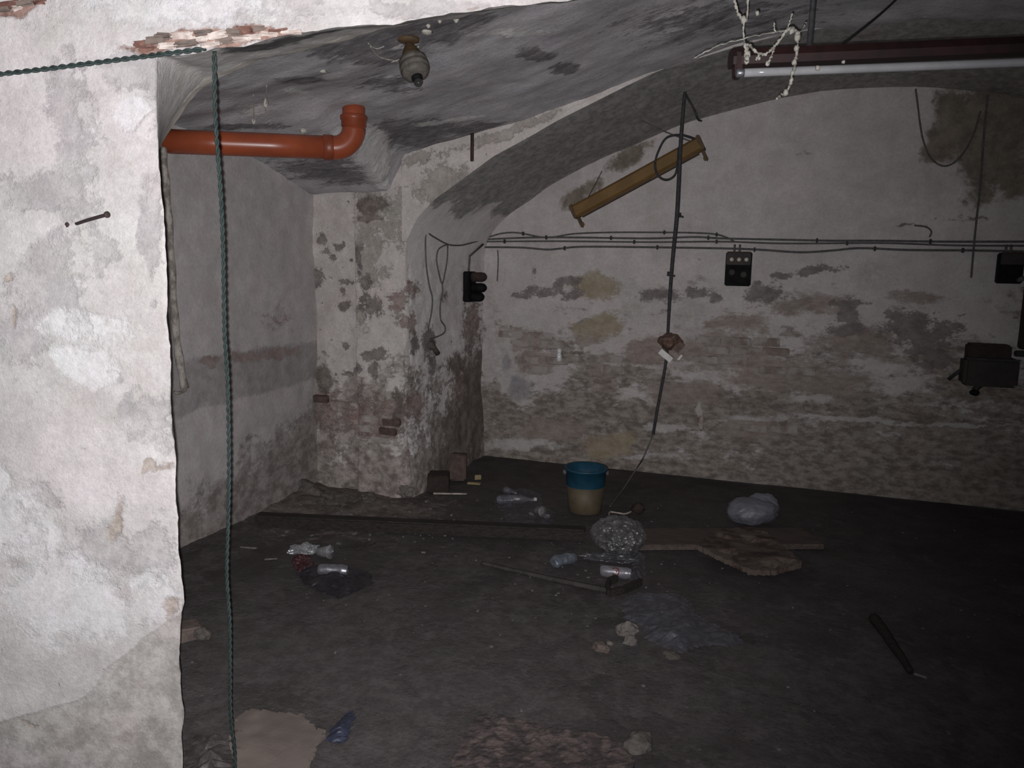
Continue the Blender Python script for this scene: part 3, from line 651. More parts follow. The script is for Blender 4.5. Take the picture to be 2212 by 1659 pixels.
# ================================================================== TUBE LIGHT AT THE TOP RIGHT, COBWEBS
DT = 2.85
t0 = pn(1578, 128, DT); t1 = pn(2400, 92, DT-.05); Xt = (t1-t0).normalized(); Yt = FH; Zt = Xt.cross(Yt); Zt = Zt if Zt.z > 0 else -Zt
tl = thing('tube_light', 'dull red batten with a white fluorescent tube hanging under the vault', 'light fixture', (t0+t1)/2)
tm = (t0+t1)/2; LT = (t1-t0).length
obj('housing', prof(tm, [(-.035,-.026),(.035,-.026),(.04,.0),(.024,.028),(-.024,.028),(-.04,.0)], LT, Xt, Yt, Zt), M_red, tl, smooth=False)
u0 = pn(1592, 158, DT-.03); u1 = pn(2392, 128, DT-.08)
for ee, q in ((t0, u0), (t1, u1)):
    sg_ = 1 if ee is t0 else -1
    obj('end_holder', box((ee+q)/2+Xt*sg_*.012, .026, .05, .085, Xt, Yt, Zt, bev=.005), M_red, tl, smooth=False)
tu = obj('fluorescent_tube', tube([u0.lerp(u1, i/10) for i in range(11)], .0145, 20), M_tube, tl)
for q, s_ in ((u0, 1), (u1, -1)):
    obj('end_cap', lathe(q-Xt*s_*.004, Xt*s_, [(0,.012),(.002,.0156),(.026,.0156),(.028,.0146)], 18), M_metal, tu)
for x, yb in ((1747, 112), (2300, 95)):
    b = pn(x, yb, DT); zt = vaultz(b.x, b.y)
    obj('hanging_rod', tube([b, Vector((b.x+.01, b.y, zt+.02))], .010, 10), M_cable, tl)
b = pn(1800, 112, DT); tpt = hit_vault(1985, -45)
obj('stay_wire', tube(spline([b, b.lerp(tpt, .5)+Vector((0,0,-.01)), tpt+Vector((0,0,.01))], 6), .0045, 6), M_cable, tl)
def web(label, lines, blobs, D, r=.0042):
    rr = random.Random(len(lines)*3); t = thing('cobweb', label, 'cobweb', pn(*[q for q in lines[0] if not isinstance(q, float)][0], D), 'dusty cobwebs')
    for ln_ in lines:
        wv = ln_[0] if isinstance(ln_[0], float) else 1.; pts = ln_[1:] if isinstance(ln_[0], float) else ln_
        sp_ = spline([pn(x, y, D+rr.uniform(-.03, .03)) for x, y in pts], 9)
        sp_ = [p+Vector((rr.uniform(-1,1), rr.uniform(-1,1), rr.uniform(-1,1)))*.0022 for p in sp_]
        obj('thread', tube(sp_, lambda t, rr=rr, wv=wv: r*wv*rr.uniform(.45, 1.5), 6), M_cob, t)
    for x, y, s_ in blobs: obj('dust_clump', lump(pn(x, y, D), s_*D/FPX, s_*D/FPX, s_*1.3*D/FPX, .4, 2, x, 2., 0, False), M_cob, t)
web('thick dusty cobweb looped over the left end of the tube light', [[(1584,-20),(1590,15),(1600,38),(1606,45),(1613,38),(1618,-20)],[.8,(1606,45),(1607,80),(1610,100),(1613,128)],[1.3,(1613,95),(1614,130)],[(1620,98),(1630,110),(1645,117),(1660,114),(1680,92),(1700,66),(1712,62),(1726,72)],[.7,(1700,66),(1706,48),(1711,30)],[1.2,(1722,70),(1723,95),(1718,130),(1712,160),(1706,185)],[.9,(1706,185),(1700,196),(1688,206),(1678,214)],[.35,(1500,126),(1540,104),(1580,90),(1640,76),(1700,66)],[.7,(1640,118),(1634,130)],[.8,(1672,105),(1664,125),(1660,136)],[.5,(1673,50),(1674,68),(1700,66)],[.5,(1726,72),(1736,58),(1740,50)]],
    [(1658,137,4.5),(1697,200,5.5),(1614,118,7),(1613,132,5),(1722,80,7),(1720,105,5),(1716,135,5),(1640,126,3),(1636,28,4),(1606,42,6),(1710,66,6)], DT-.12)
for lb, (x, y, s_) in zip(('dust clump on the near face of the tube, left one', 'dust clump on the tube beside the bright glint'), ((1767,147,5),(1822,134,3.5))):
    tag(obj('dust_clump', lump(pn(x, y, DT-.068), s_*DT/FPX, s_*DT/FPX, s_*DT/FPX, .4, 2, x, 2., 0, False), M_cob), lb, 'dust')
def vweb(label, lines, blobs):
    t = thing('cobweb', label, 'cobweb', hit_vault(*lines[0][0]), 'dusty cobwebs')
    for ln_ in lines: obj('thread', tube(spline([hit_vault(x, y)-ray(x, y)*.03-Vector((0,0,.01)) for x, y in ln_], 7), lambda t: .0022+.001*math.sin(t*37), 5), M_cob, t)
    for x, y, a, b in blobs:
        p = hit_vault(x, y)-ray(x, y)*.03; k = (p-CP).length/FPX; obj('dust_clump', lump(p, a*k, a*k, b*k, .4, 2, x, 2., 0, False), M_cob, t)
vweb('wispy cobweb with pale flecks at the vault edge above the ceramic lamp', [[(905,95),(870,120),(845,130)],[(800,95),(820,118),(860,128)],[(795,88),(812,100),(830,95)]], [(922,69,11,5),(985,42,6,6),(925,56,4,4),(950,46,4,4)])
vweb('thin pale cobweb threads hanging above the orange pipe', [[(547,200),(548,225),(548,258)],[(576,180),(575,215),(573,235)]], [(548,262,4,7),(574,222,4,10),(655,281,6,7),(698,153,6,5)])

# ================================================================== WALL CABLES, SWITCHGEAR
def wall_cable(label, pts, r, clips=(), mat=None, Y=YB-.012):
    w = [py(x, y, Y) for x, y in pts]; t = thing('wall_cable', label, 'cable', w[0], 'cables across the back wall')
    obj('sheath', tube(spline(w, 8), r, 7), mat or M_wire, t)
    for x in clips:
        yy = float(np.interp(x, [p[0] for p in pts], [p[1] for p in pts])); p = py(x, yy, Y)
        obj('clip', box(p, .014, .03, r*2+.018, bev=.003), M_cable, t, smooth=False)
wall_cable('topmost of the cables, wavy, ending above the black fuse panel', [(1056,512),(1085,504),(1120,503),(1180,513),(1240,505),(1320,502),(1430,502),(1500,503),(1545,506),(1572,514),(1586,522)], .0065, (1130,1435,1548))
wall_cable('upper straight cable running the whole back wall to its right end', [(1050,517),(1150,513),(1250,513),(1400,515),(1500,512),(1560,515),(1700,518),(1800,520),(1900,520),(2040,522),(2212,522),(2330,523),(2900,526)], .0075, (1180,1320,1530,1765,2010))
wall_cable('middle cable just under the straight upper one on the back wall', [(1046,522),(1200,521),(1400,523),(1560,522),(1700,526),(1900,525),(2060,530),(2212,531),(2330,532),(2900,536)], .0065, (1090,1370,1548,1830))
wall_cable('lowest sagging cable of the bundle touching the top of the fuse panel', [(1040,534),(1075,534),(1130,535),(1180,539),(1210,537),(1260,533),(1400,534),(1580,537),(1650,540),(1730,545),(1800,541),(1860,536),(1960,540),(2100,541),(2200,543),(2330,544),(2900,549)], .008, (1220,1420,1630,1890,2080))
# cable across the soffit and loops down the pier side
XPc = XPI+.035
def pside(x, y): return px(x, y, XPc)
def loose(label, pts, r, extra=()):
    t = thing('loose_cable', label, 'cable', pts[0], 'loose cables on the pier')
    obj('sheath', tube(spline(pts, 8), r, 7), M_wire, t)
    return t
j = py(1046, 518, YB-.03)
loose('thin cable drooping from the pier corner across to the wall bundle', [pside(920,500), pside(938,514)+Vector((.01,0,0)), pside(960,528)+Vector((.03,0,0)), pside(985,530)+Vector((.03,0,0)), pside(1010,527), j.lerp(pside(1030,520), .5), j], .006)
loose('grey cable dropping down the edge of the pier to a wall knob', [pside(920,500), pside(919,530), pside(921,575), pside(927,615), pside(934,645), pside(932,675), pside(926,705), pside(924,728)], .0055)
loose('closed loop of thin cable on the pier side', [pside(960,528)+Vector((.02,0,0)), pside(948,538), pside(943,560), pside(948,590), pside(955,612), pside(961,590), pside(966,560), pside(967,535), pside(960,528)+Vector((.025,0,0))], .0055)
loose('cable continuing from the loop down to the pier knob', [pside(955,612), pside(956,630), pside(951,660), pside(952,690), pside(961,705), pside(960,718), pside(945,727), pside(926,733)], .0055)
loose('short end of cable left of the wall switch on the pier', [py(1075,540,YB-.015), py(1076,560,YB-.012), py(1075,590,YB-.012), py(1074,607,YB-.012)], .005)
kn = px(926, 736, XPI); t = thing('cable_knob', 'dark lump of cable ends on the pier where the loops meet', 'knob', kn)
obj('knob_body', lump(kn+Vector((.02,0,-.03)), .035, .035, .035, .3, 3, 11, 1.5, 0, False), M_stone2, t); obj('stub', tube([kn+Vector((.02,0,-.02)), kn+Vector((.03,.09,-.1))], .02, 10), M_stone2, t)

def lobes():
    c0 = px(1004, 586, XPI); c1 = px(1004, 652, XPI); cy = (c0.y+c1.y)/2+.03; hh = c0.z-c1.z; zb = c1.z
    s = thing('rotary_switch', 'black three-lobed switch sticking out of the pier side beside the back wall', 'switch', (XPI, cy, zb))
    obj('back_plate', box((XPI+.028, cy, zb+hh/2), .056, .15, hh, bev=.008), M_black, s, smooth=False)
    for i, (zz, ll, rr_, mt) in enumerate(((.82,.125,.038,M_dkb),(.47,.125,.037,M_black),(.17,.105,.037,M_black))):
        k = obj('knob', lathe((XPI+.05, cy-.01, zb+hh*zz), (1,-.1,0), [(0,rr_*.9),(.02,rr_),(ll*.7,rr_),(ll*.9,rr_*.85),(ll,rr_*.55)], 20), mt, s)
        obj('knob_face', lathe((XPI+.05+ll-.002, cy-.01-ll*.1, zb+hh*zz), (1,-.1,0), [(0,rr_*.5),(.006,rr_*.4)], 14), M_rust if i == 0 else M_black, k)
    obj('feed_pipe', tube([Vector((XPI+.02, cy, zb+hh)), Vector((XPI+.02, cy+.02, zb+hh+.12)), Vector((XPI+.035, YB-.1, zb+hh+.22))], .009, 8), M_wire, s)
lobes()

def fuse_panel(x0, y0, x1, y1, label, name, fuses):
    a = py(x0, y1, YB); b = py(x1, y0, YB); w = b.x-a.x; h = b.z-a.z; c = (a+b)/2; D = .085
    t = thing(name, label, 'fuse box', (c.x, YB, a.z)); yf = YB-D
    obj('case', box((c.x, YB-D/2, c.z), w, D, h, bev=.008), M_black, t, smooth=False)
    obj('lid_strip', box((c.x, yf-.004, a.z+h*.79), w*.93, .014, h*.34, bev=.004), M_box, t, smooth=False)
    obj('top_lip', box((c.x, yf-.006, a.z+h*.985), w*.9, .02, h*.045, bev=.003), M_rust, t, smooth=False)
    if fuses:
        for fx_, mt in ((.24, M_white), (.52, M_white), (.80, M_white)):
            p = Vector((a.x+w*fx_, yf-.012, a.z+h*.775))
            f = obj('fuse_base', lathe(p+Vector((0,.004,0)), (0,-1,0), [(0,w*.115),(.008,w*.115),(.010,w*.09)], 20), M_fixd, t)
            obj('fuse_cap', lathe(p, (0,-1,0), [(0,w*.085),(.012,w*.085),(.02,w*.07),(.024,w*.035)], 18), mt, f)
        for fx_, zz in ((.27,.40),(.72,.34)):
            obj('name_plate', lathe(Vector((a.x+w*fx_, yf-.002, a.z+h*zz)), (0,-1,0), [(0,w*.13),(.004,w*.13),(.006,w*.10)], 20), M_box, t)
    else:
        obj('cover_plate', box((c.x, yf-.004, a.z+h*.33), w*.86, .012, h*.56, bev=.004), M_black, t, smooth=False)
        obj('lever', tube([Vector((a.x+w*.8, yf-.01, a.z+h*.12)), Vector((a.x+w*.93, yf-.05, a.z+h*.18))], .016, 10), M_wire, t)
    for q in (.3, .5): obj('cable_entry', tube([Vector((a.x+w*q, YB-.03, b.z-.01)), Vector((a.x+w*q, YB-.02, b.z+.055))], .008, 8), M_wire, t)
fuse_panel(1566, 545, 1626, 617, 'black fuse panel with three pale porcelain fuses on the back wall', 'fuse_panel', True)
fuse_panel(2147, 547, 2208, 612, 'plain black switch box high at the right end of the back wall', 'switch_box', False)
# brown switch case
a = py(2068, 826, YB); b = py(2190, 772, YB); c = (a+b)/2; w, h = b.x-a.x, b.z-a.z
t = thing('switch_case', 'wide brown metal case with a lever below, low on the right of the back wall', 'switch case', (c.x, YB, a.z))
obj('body', box((c.x, YB-.09, c.z), w, .18, h, bev=.02), M_box, t, smooth=False)
tp = py(2128, 757, YB); obj('top_cover', box((tp.x, YB-.075, b.z+.04), w*.78, .15, .10, bev=.012), M_dkb, t, smooth=False)
obj('seam_strip', box((c.x, YB-.182, b.z-.006), w*.97, .012, .014, bev=.003), M_cable, t, smooth=False)
l0 = py(2122, 826, YB-.10); l1 = py(2106, 842, YB-.16); lv = obj('lever', tube([l0, l1], .02, 10), M_box, t); obj('grip', lump(l1-Vector((0,0,.02)), .03, .03, .022, .1, 3, 2, 1, 0, False), M_black, lv)
obj('side_lug', box((b.x+.03, YB-.03, b.z+.03), .07, .05, .04, bev=.006), M_box, t, smooth=False)
obj('cable_entry', tube([Vector((a.x+.01, YB-.05, a.z+.1)), Vector((a.x-.06, YB-.02, a.z+.02))], .012, 8), M_cable, t)
# dark cupboard at the right edge
a = py(2196, 752, YB); b = py(2290, 575, YB)
t = thing('wall_cupboard', 'dark tall cabinet on the back wall cut by the right edge of the picture', 'cabinet', ((a.x+b.x)/2, YB, a.z))
obj('body', box(((a.x+b.x)/2, YB-.06, (a.z+b.z)/2), b.x-a.x, .12, b.z-a.z, bev=.008), M_dkb, t, smooth=False)
obj('door', box(((a.x+b.x)/2, YB-.127, (a.z+b.z)/2), (b.x-a.x)*.9, .016, (b.z-a.z)*.92, bev=.004), M_black, t, smooth=False)
# white insulator on the wall
p = py(1212, 766, YB); t = thing('wall_peg', 'small white peg on the back wall left of the hanging cable', 'peg', p)
obj('stem', lathe(p, (0,-1,0), [(-.01,.014),(.055,.014),(.06,.017)], 12), M_white, t)
obj('insulator', lathe(p+Vector((0,-.055,-.05)), (0,0,1), [(0,.014),(.008,.021),(.055,.021),(.065,.013),(.072,.019),(.098,.020),(.108,.008)], 16), simple('bright_porcelain', (.8,.8,.8), (.75,.75,.75), 9, .2, spec=.8), t)
# pale rag stuck on the wall at the lower right
p = py(1515, 905, YB-.012); tag(obj('plaster_flake', lump(p-Vector((0,0,.03)), .022, .010, .06, .5, 3, 4, 1.6, 0, False), M_mort), 'pale plaster flake hanging on the lower back wall right of the cable', 'plaster')
# cables at the upper right of the back wall
def upper(label, pts, r, Y=YB-.02, mat=M_wire):
    w = [py(x, y, Y) for x, y in pts]; t = thing('drooping_cable', label, 'cable', w[-1], 'cables at the right of the recess'); obj('sheath', tube(spline(w, 8), r, 7), mat, t)
upper('slack cable sagging in a curve through the brown stain at the upper right', [(1978,192),(1983,230),(1988,270),(1995,305),(2010,340),(2035,358),(2060,352),(2085,325),(2105,285),(2118,240)], .006)
upper('straight thin cable dropping past the brown stain to the wall bundle', [(2134,205),(2125,300),(2118,400),(2110,470),(2104,530),(2098,600)], .007)
upper('short curled cable end left of the right-hand thin cable', [(1975,487),(2000,490),(2012,500),(2008,512)], .006)

# bricks bared low on the back wall and on the pier
def wbrick(x, y, w, h, i):
    p = py(x, y, YB); k = (p-CP).dot(fw)/FPX
    obj('brick', box((p.x, YB+.019, p.z), w*k, .05, h*k, bev=.006, jit=.005, seed=i), M_brw, wall_back, smooth=False)
i = 0
for (x, y, n) in [(1075,722,2),(1100,742,2),(1110,778,2),(1128,798,1),(1290,776,1),(1296,800,1),(1500,735,3),(1520,756,3),(1495,777,2),(1640,800,2),(1600,925,2)]:
    for q in range(n): wbrick(x+q*64+28, y+q*2, 56, 17, i); i += 1
def pbrick(x, y, w, h, i):
    p = py(x, y, YP); k = (p-CP).dot(fw)/FPX
    obj('brick', box((p.x, YP+.012, p.z), w*k, .05, h*k, bev=.006, jit=.004, seed=i+50), M_brk if i % 2 else M_brw, wall_pier, smooth=False)
for i, (x, y) in enumerate([(800,905),(845,912),(790,925),(838,932),(820,950),(690,862),(735,875)]): pbrick(x, y, 42, 15, i)

# ================================================================== THINGS ON THE FLOOR
# dark beam and plank
def lying(name, label, cat, a, b, w, h, mat, z=0., parts=True, side=1, bev=.01, grp=None):
    a, b = Vector(a), Vector(b); X = (b-a).normalized(); Zv = Vector((0,0,1)); Y = Zv.cross(X).normalized()
    c = (a+b)/2+Y*(w/2*side)+Zv*(h/2+z)
    return tag(obj(name, box(c, (b-a).length, w, h, X, Y, X.cross(Y), bev=bev, jit=.003, seed=int(abs(a.x)*100)), mat, smooth=False), label, cat, grp)
lying('beam', 'long dark timber beam lying in front of the pier', 'beam', pz(548,1140), pz(1265,1172), .085, .075, M_wood)
pa, pb = pz(1352,1188), pz(1757,1186)
tag(obj('plank', box((pa+pb)/2+Vector((0,.15,.016)), (pb-pa).length, .30, .03, (pb-pa).normalized(), Vector((0,0,1)).cross((pb-pa).normalized()), (0,0,1), bev=.004, jit=.002), M_wood2, smooth=False), 'flat brown plank lying behind the rotten board', 'plank')
# bucket
bl_, br_ = pz(1213,1112), pz(1297,1112); bc = (bl_+br_)/2+Vector((0,.10,0)); bc.z = 0
bk_ = thing('bucket', 'buff bucket with a blue upper half standing near the back wall', 'bucket', bc)
hB = py(1253, 1012, bc.y-.05).z; r0, r1 = .112, .134
obj('side', lathe(bc, (0,0,1), [(0,r0*.95),(.004,r0),(hB*.62,r0+(r1-r0)*.62),(hB*.62,r0*.8),(.01,r0*.85)], 36), M_tan, bk_)
ub_ = obj('blue_upper', lathe(bc, (0,0,1), [(hB*.6,r0+(r1-r0)*.6+.003),(hB*.95,r1+.002),(hB*.955,r1+.010),(hB,r1+.010),(hB*1.005,r1),(hB*.62,r0+(r1-r0)*.6-.004)], 36, False), M_blue, bk_)
for sx in (-1, 1):
    obj('handle_lug', lathe(bc+Vector((sx*(r1+.004)*math.cos(yaw), sx*(r1+.004)*math.sin(yaw), hB*.88)), (sx*math.cos(yaw), sx*math.sin(yaw), 0), [(-.01,.018),(.012,.018),(.016,.010)], 14), M_wire, bk_)
# loose bricks by the pier
def brick_thing(label, x, y, lx, ly, lz, rz, mat, seed, z=0., tilt=0.):
    p = pz(x, y); X = Vector((math.cos(rz), math.sin(rz), 0)); Y = Vector((-math.sin(rz), math.cos(rz), 0)); Z = Vector((0,0,1))
    if tilt: Z, Y = Z*math.cos(tilt)+Y*math.sin(tilt), Y*math.cos(tilt)-Z*math.sin(tilt)
    hz = abs(Z.z)*lz/2+abs(Y.z)*ly/2
    o = obj('loose_brick', box(p+Vector((0,ly/2,hz+z-.002)), lx, ly, lz, X, Y, Z, bev=.008, jit=.004, seed=seed), mat, smooth=False)
    return tag(o, label, 'brick', 'loose bricks at the pier foot')
brick_thing('dark brick standing at the foot of the pier, nearest to the beam', 937, 1064, .155, .16, .125, .35, M_dkb, 1)
brick_thing('reddish brick behind the dark one at the pier foot', 985, 1040, .12, .10, .20, .25, M_brk, 2, 0, .12)
brick_thing('dark red brick topmost in the corner behind the others', 958, 1020, .13, .12, .30, .1, M_dkb, 3, 0, 0)
def chipt(name, label, cat, x, y, lx, ly, lz, rz, mat, z=0., grp=None, seed=0, bev=.003, tilt=0.):
    p = pz(x, y); X = Vector((math.cos(rz), math.sin(rz), tilt)).normalized(); Y = Vector((-math.sin(rz), math.cos(rz), 0)); Z = X.cross(Y)
    return tag(obj(name, box(p+Vector((0,0,lz/2+z+abs(tilt)*lx/2)), lx, ly, lz, X, Y, Z, bev=bev, jit=bev*.6, seed=seed), mat, smooth=False), label, cat, grp)
chipt('pale_lath', 'thin pale lath lying before the dark brick at the pier foot', 'stick', 972, 1068, .24, .016, .010, .35, M_mort)
chipt('yellow_scrap', 'folded dull yellow scrap right of the bricks', 'scrap', 1024, 1046, .10, .035, .012, .1, M_gold)
chipt('yellow_scrap', 'small upright dull yellow scrap on the folded yellow one', 'scrap', 1032, 1036, .05, .02, .035, .5, M_gold, .0)
chipt('pale_lath', 'short pale stick lying left of the crushed cup', 'stick', 537, 1185, .10, .016, .008, .25, M_stone)
chipt('pale_lath', 'smaller pale stick before the crushed cup', 'stick', 585, 1209, .07, .014, .006, .55, M_stone)
p = pz(768, 1180); tag(obj('twig', tube(spline([pz(733,1183,.006), pz(770,1181,.01), pz(798,1178,.012), pz(812,1173,.02)], 6), .0045, 6), M_wood), 'thin dark twig behind the silver can on the left', 'twig')
# lath / stick across the middle
tag(obj('long_lath', join(tube(spline([pz(1040,1216,.012), pz(1130,1237,.014), pz(1230,1259,.014), pz(1318,1277,.012)], 8), lambda t: .011+.006*t, 6)), M_lath), 'long grey lath lying slantwise below the crushed blue can', 'stick')
# L-shaped metal scrap
t = thing('bent_bracket', 'dark bent bracket at the end of the long lath', 'bracket', pz(1330,1290))
def flatbar(pts, w, h, mat, par, name):
    P = [Vector(q) for q in pts]; vs, fs = [], []
    for i, q in enumerate(P):
        tg = (P[min(i+1, len(P)-1)]-P[max(0, i-1)]).normalized(); n = Vector((0,0,1)).cross(tg).normalized()
        vs += [q-n*w/2, q+n*w/2, q+n*w/2+Vector((0,0,h)), q-n*w/2+Vector((0,0,h))]
    for i in range(len(P)-1):
        for k in range(4): fs.append((i*4+k, i*4+(k+1) % 4, (i+1)*4+(k+1) % 4, (i+1)*4+k))
    fs += [(3,2,1,0), tuple(len(vs)-4+k for k in range(4))]
    return obj(name, (vs, fs), mat, par, smooth=False)
flatbar([pz(1314,1288), pz(1345,1282), pz(1384,1264)], .022, .035, M_wood, t, 'long_arm')
flatbar([pz(1316,1289), pz(1311,1276), pz(1316,1262), pz(1332,1256)], .022, .035, M_wood, t, 'short_arm')
# cans
def can(name, label, cx, cy, L, r, rz, mat, dent=.0, band=None, seed=1, crush=1.):
    p = pz(cx, cy); X = Vector((math.cos(rz), math.sin(rz), 0)); pr_ = [(0,r*.35),(.001,r*.78),(.004,r*.82),(.012,r*.98),(.02,r),(L*.5,r),(L-.024,r),(L-.012,r*.86),(L-.006,r*.82),(L-.002,r*.82),(L-.004,r*.72),(L-.006,r*.2)]
    vs, fs = lathe(p-X*L/2+Vector((0,0,r)), X, sorted_prof(pr_, L), 28)
    out = []
    for v in vs:
        d = mnoise.fractal(v*16+Vector((seed,0,0)), .9, 2, 3)*dent; q = v-p
        ax_ = X*q.dot(X); rad_ = q-ax_-Vector((0,0,r)); rad_ = rad_*(1+d); rad_.z *= crush
        out.append(p+ax_*(1+d*.15)+rad_+Vector((0,0,r*crush)))
    t = thing(name, label, 'can', p)
    obj('can_body', (out, fs), mat, t)
    e = p+X*(L/2-.001)+Vector((0,0,r*crush)); obj('can_lid', lathe(e-X*.003, X, [(0,r*.74*crush),(.003,r*.74*crush)], 20), M_metal, t)
    tb = obj('pull_tab', box(e+X*.003, .003, r*.5, r*.28, X, Vector((0,0,1)).cross(X), Vector((0,0,1)), bev=.001), M_metal, t, smooth=False)
    if band:
        a0, w = band; obj('print_ring', ring_patch(p+Vector((0,0,r*crush)), X, r*1.012, a0, w, crush), M_canred, t)
    return t
def sorted_prof(pr_, L):
    o = []
    for i in range(len(pr_)-1):
        a, b = pr_[i], pr_[i+1]; n = 6 if abs(b[0]-a[0]) > .02 else 1
        for k in range(n): o.append((a[0]+(b[0]-a[0])*k/n, a[1]+(b[1]-a[1])*k/n))
    o.append(pr_[-1]); return o
def ring_patch(c, X, r, a0, w, crush):
    """a printed ring (annulus) wrapped on the can's side, facing the camera"""
    vs, fs = [], []; n = 28; U = Vector((0,0,1)); V = X.cross(U)
    for i in range(n):
        th = 2*math.pi*i/n
        for rr_ in (w*.62, w):
            s_ = math.cos(th)*rr_; an = a0+math.sin(th)*rr_/r
            vs.append(c+X*s_+(V*math.cos(an)+U*math.sin(an))*r)
    for i in range(n): fs.append((2*i, 2*i+1, 2*((i+1) % n)+1, 2*((i+1) % n)))
    k = len(vs)
    for i in range(9):
        for jx in range(5):
            s_ = (i/8-.5)*w*.9; an = a0+(jx/4-.5)*w*.5/r; vs.append(c+X*s_+(V*math.cos(an)+U*math.sin(an))*(r*1.001))
    for i in range(8):
        for jx in range(4): fs.append((k+i*5+jx, k+i*5+jx+1, k+(i+1)*5+jx+1, k+(i+1)*5+jx))
    return vs, fs
can('silver_can', 'silver drink can lying on the black bag at the left', 720, 1243, .155, .030, yaw-.02, M_metal, .1, None, 2)
can('printed_can', 'pale drink can with a red ring print in the middle of the floor', 1330, 1248, .165, .032, yaw-.28, M_canw, .12, (.45 if True else 0, .024), 5)
can('crushed_can', 'crushed blue grey can beside the clear crumpled bag', 1218, 1220, .15, .034, yaw+.62, simple('blue_grey_can', (.25,.28,.32), (.13,.15,.18), 30, .4, .5, .4), .28, None, 9, .9)
# clear things
def sheet(name, label, cat, poly_pix, amp, mat, seed, cell=.016, freq=5., lift=.0, taper=3):
    poly = floor_poly(poly_pix)
    def top(x, y): return .006+lift+amp*max(0, .5+fbm(x*freq+seed, y*freq, seed, 5))*1.0
    return tag(obj(name, ragged(poly, cell, top, 0.0, taper), mat, smooth=False), label, cat)
t = thing('plastic_bottle', 'flattened clear plastic bottle lying left of the bucket', 'bottle', pz(1120,1086))
X = (pz(1165,1085)-pz(1075,1085)).normalized()
def sq(geo, p, f, dent=0., seed=0):
    return [Vector((v.x, v.y, p.z+(v.z-p.z)*f+.0))+Vector((0,0,mnoise.noise(v*25+Vector((seed,0,0)))*dent)) for v in geo[0]], geo[1]
q = pz(1072,1088); g = lathe(q+Vector((0,0,.042)), X, [(0,.02),(.004,.034),(.02,.04),(.05,.037),(.06,.041),(.11,.037),(.12,.041),(.17,.041),(.20,.032),(.225,.016),(.25,.014),(.262,.014)], 20)
obj('bottle_body', sq(g, q, .75, .012, 3), M_bottle, t)
obj('bottle_cap', sq(lathe(q+X*.258+Vector((0,0,.042)), X, [(0,.017),(.02,.017),(.022,.013)], 16), q, .75), M_white, t)
q2 = pz(1090,1070); X2 = Vector((.8,-.5,.1)).normalized()
tag(obj('plastic_scrap', sq(lathe(q2+Vector((0,0,.05)), X2, [(0,.02),(.01,.03),(.07,.026),(.09,.012),(.14,.011)], 18), q2, .8, .01, 8), M_bottle), 'small clear plastic neck piece behind the flattened bottle', 'scrap')
q = pz(1165, 1114); t = thing('plastic_cup', 'small clear plastic cup catching the flash in front of the bottle', 'cup', q)
obj('cup_body', lathe(q+Vector((-.02,.0,.033)), Vector((.9,-.45,.12)), [(0,.022),(.004,.026),(.05,.034),(.052,.036),(.055,.034)], 24), M_cup, t)
obj('rim_shard', lump(q+Vector((.06,-.03,0)), .025, .02, .014, .5, 2, 4), M_cup, t, smooth=False)
obj('rim_shard', lump(q+Vector((-.05,-.02,0)), .018, .012, .01, .5, 2, 6), M_cup, t, smooth=False)
# film sheet under bottle and cup
sheet('plastic_sheet', 'dull clear plastic sheet spread under the bottle and cup', 'sheet', [(1068,1082),(1090,1062),(1130,1056),(1168,1068),(1172,1092),(1200,1110),(1188,1140),(1140,1146),(1095,1130),(1085,1105)], .03, clear('dull_film', (.15,.145,.16), .35, .3), 3)
# crumpled clear bag
bp = pz(1328, 1208)
g = lump(bp+Vector((0,.08,0)), .150, .125, .105, .16, 5, 21, 3.2)
t = thing('clear_bag', 'crumpled clear plastic bag in front of the bucket', 'bag', bp+Vector((0,.08,0)))
obj('bag_body', g, clear('crumpled_bag', (.165,.155,.16), .7, .3), t, smooth=False)
obj('bag_inner_fold', lump(bp+Vector((.03,.07,.0)), .11, .09, .085, .2, 4, 33, 3.4), clear('bag_fold', (.15,.145,.14), .65, .25), t, smooth=False)
obj('bag_tail', lump(bp+Vector((-.02,-.045,.0)), .15, .05, .022, .3, 4, 41, 2.6, .2), M_clear, t, smooth=False)
rg = [pz(x, y, .012) for x, y in [(1322,1122),(1316,1112),(1318,1106),(1335,1108),(1350,1110),(1364,1105)]]
tag(obj('plastic_strip', tube(spline([pz(1334,1119,.01)]+rg, 6), .006, 6), M_mort), 'pale curled plastic strip behind the crumpled clear bag', 'strip')
sheet('clear_wrapper', 'clear wrapper scrap right of the printed can', 'wrapper', [(1362,1196),(1392,1200),(1394,1240),(1370,1256),(1352,1250),(1368,1232)], .05, M_clear, 12, .014, 9)
# white bag at the right
wp = pz(1622, 1143); t = thing('white_bag', 'bluish white stuffed plastic bag behind the rotten board', 'bag', wp+Vector((0,.09,0)))
obj('bag_body', lump(wp+Vector((0,.10,0)), .168, .11, .088, .10, 5, 14, 1.6, .45), M_wbag, t)
obj('bag_fold', lump(wp+Vector((.05,.15,.035)), .115, .05, .078, .14, 4, 19, 2.0, .3), M_wbag, t)
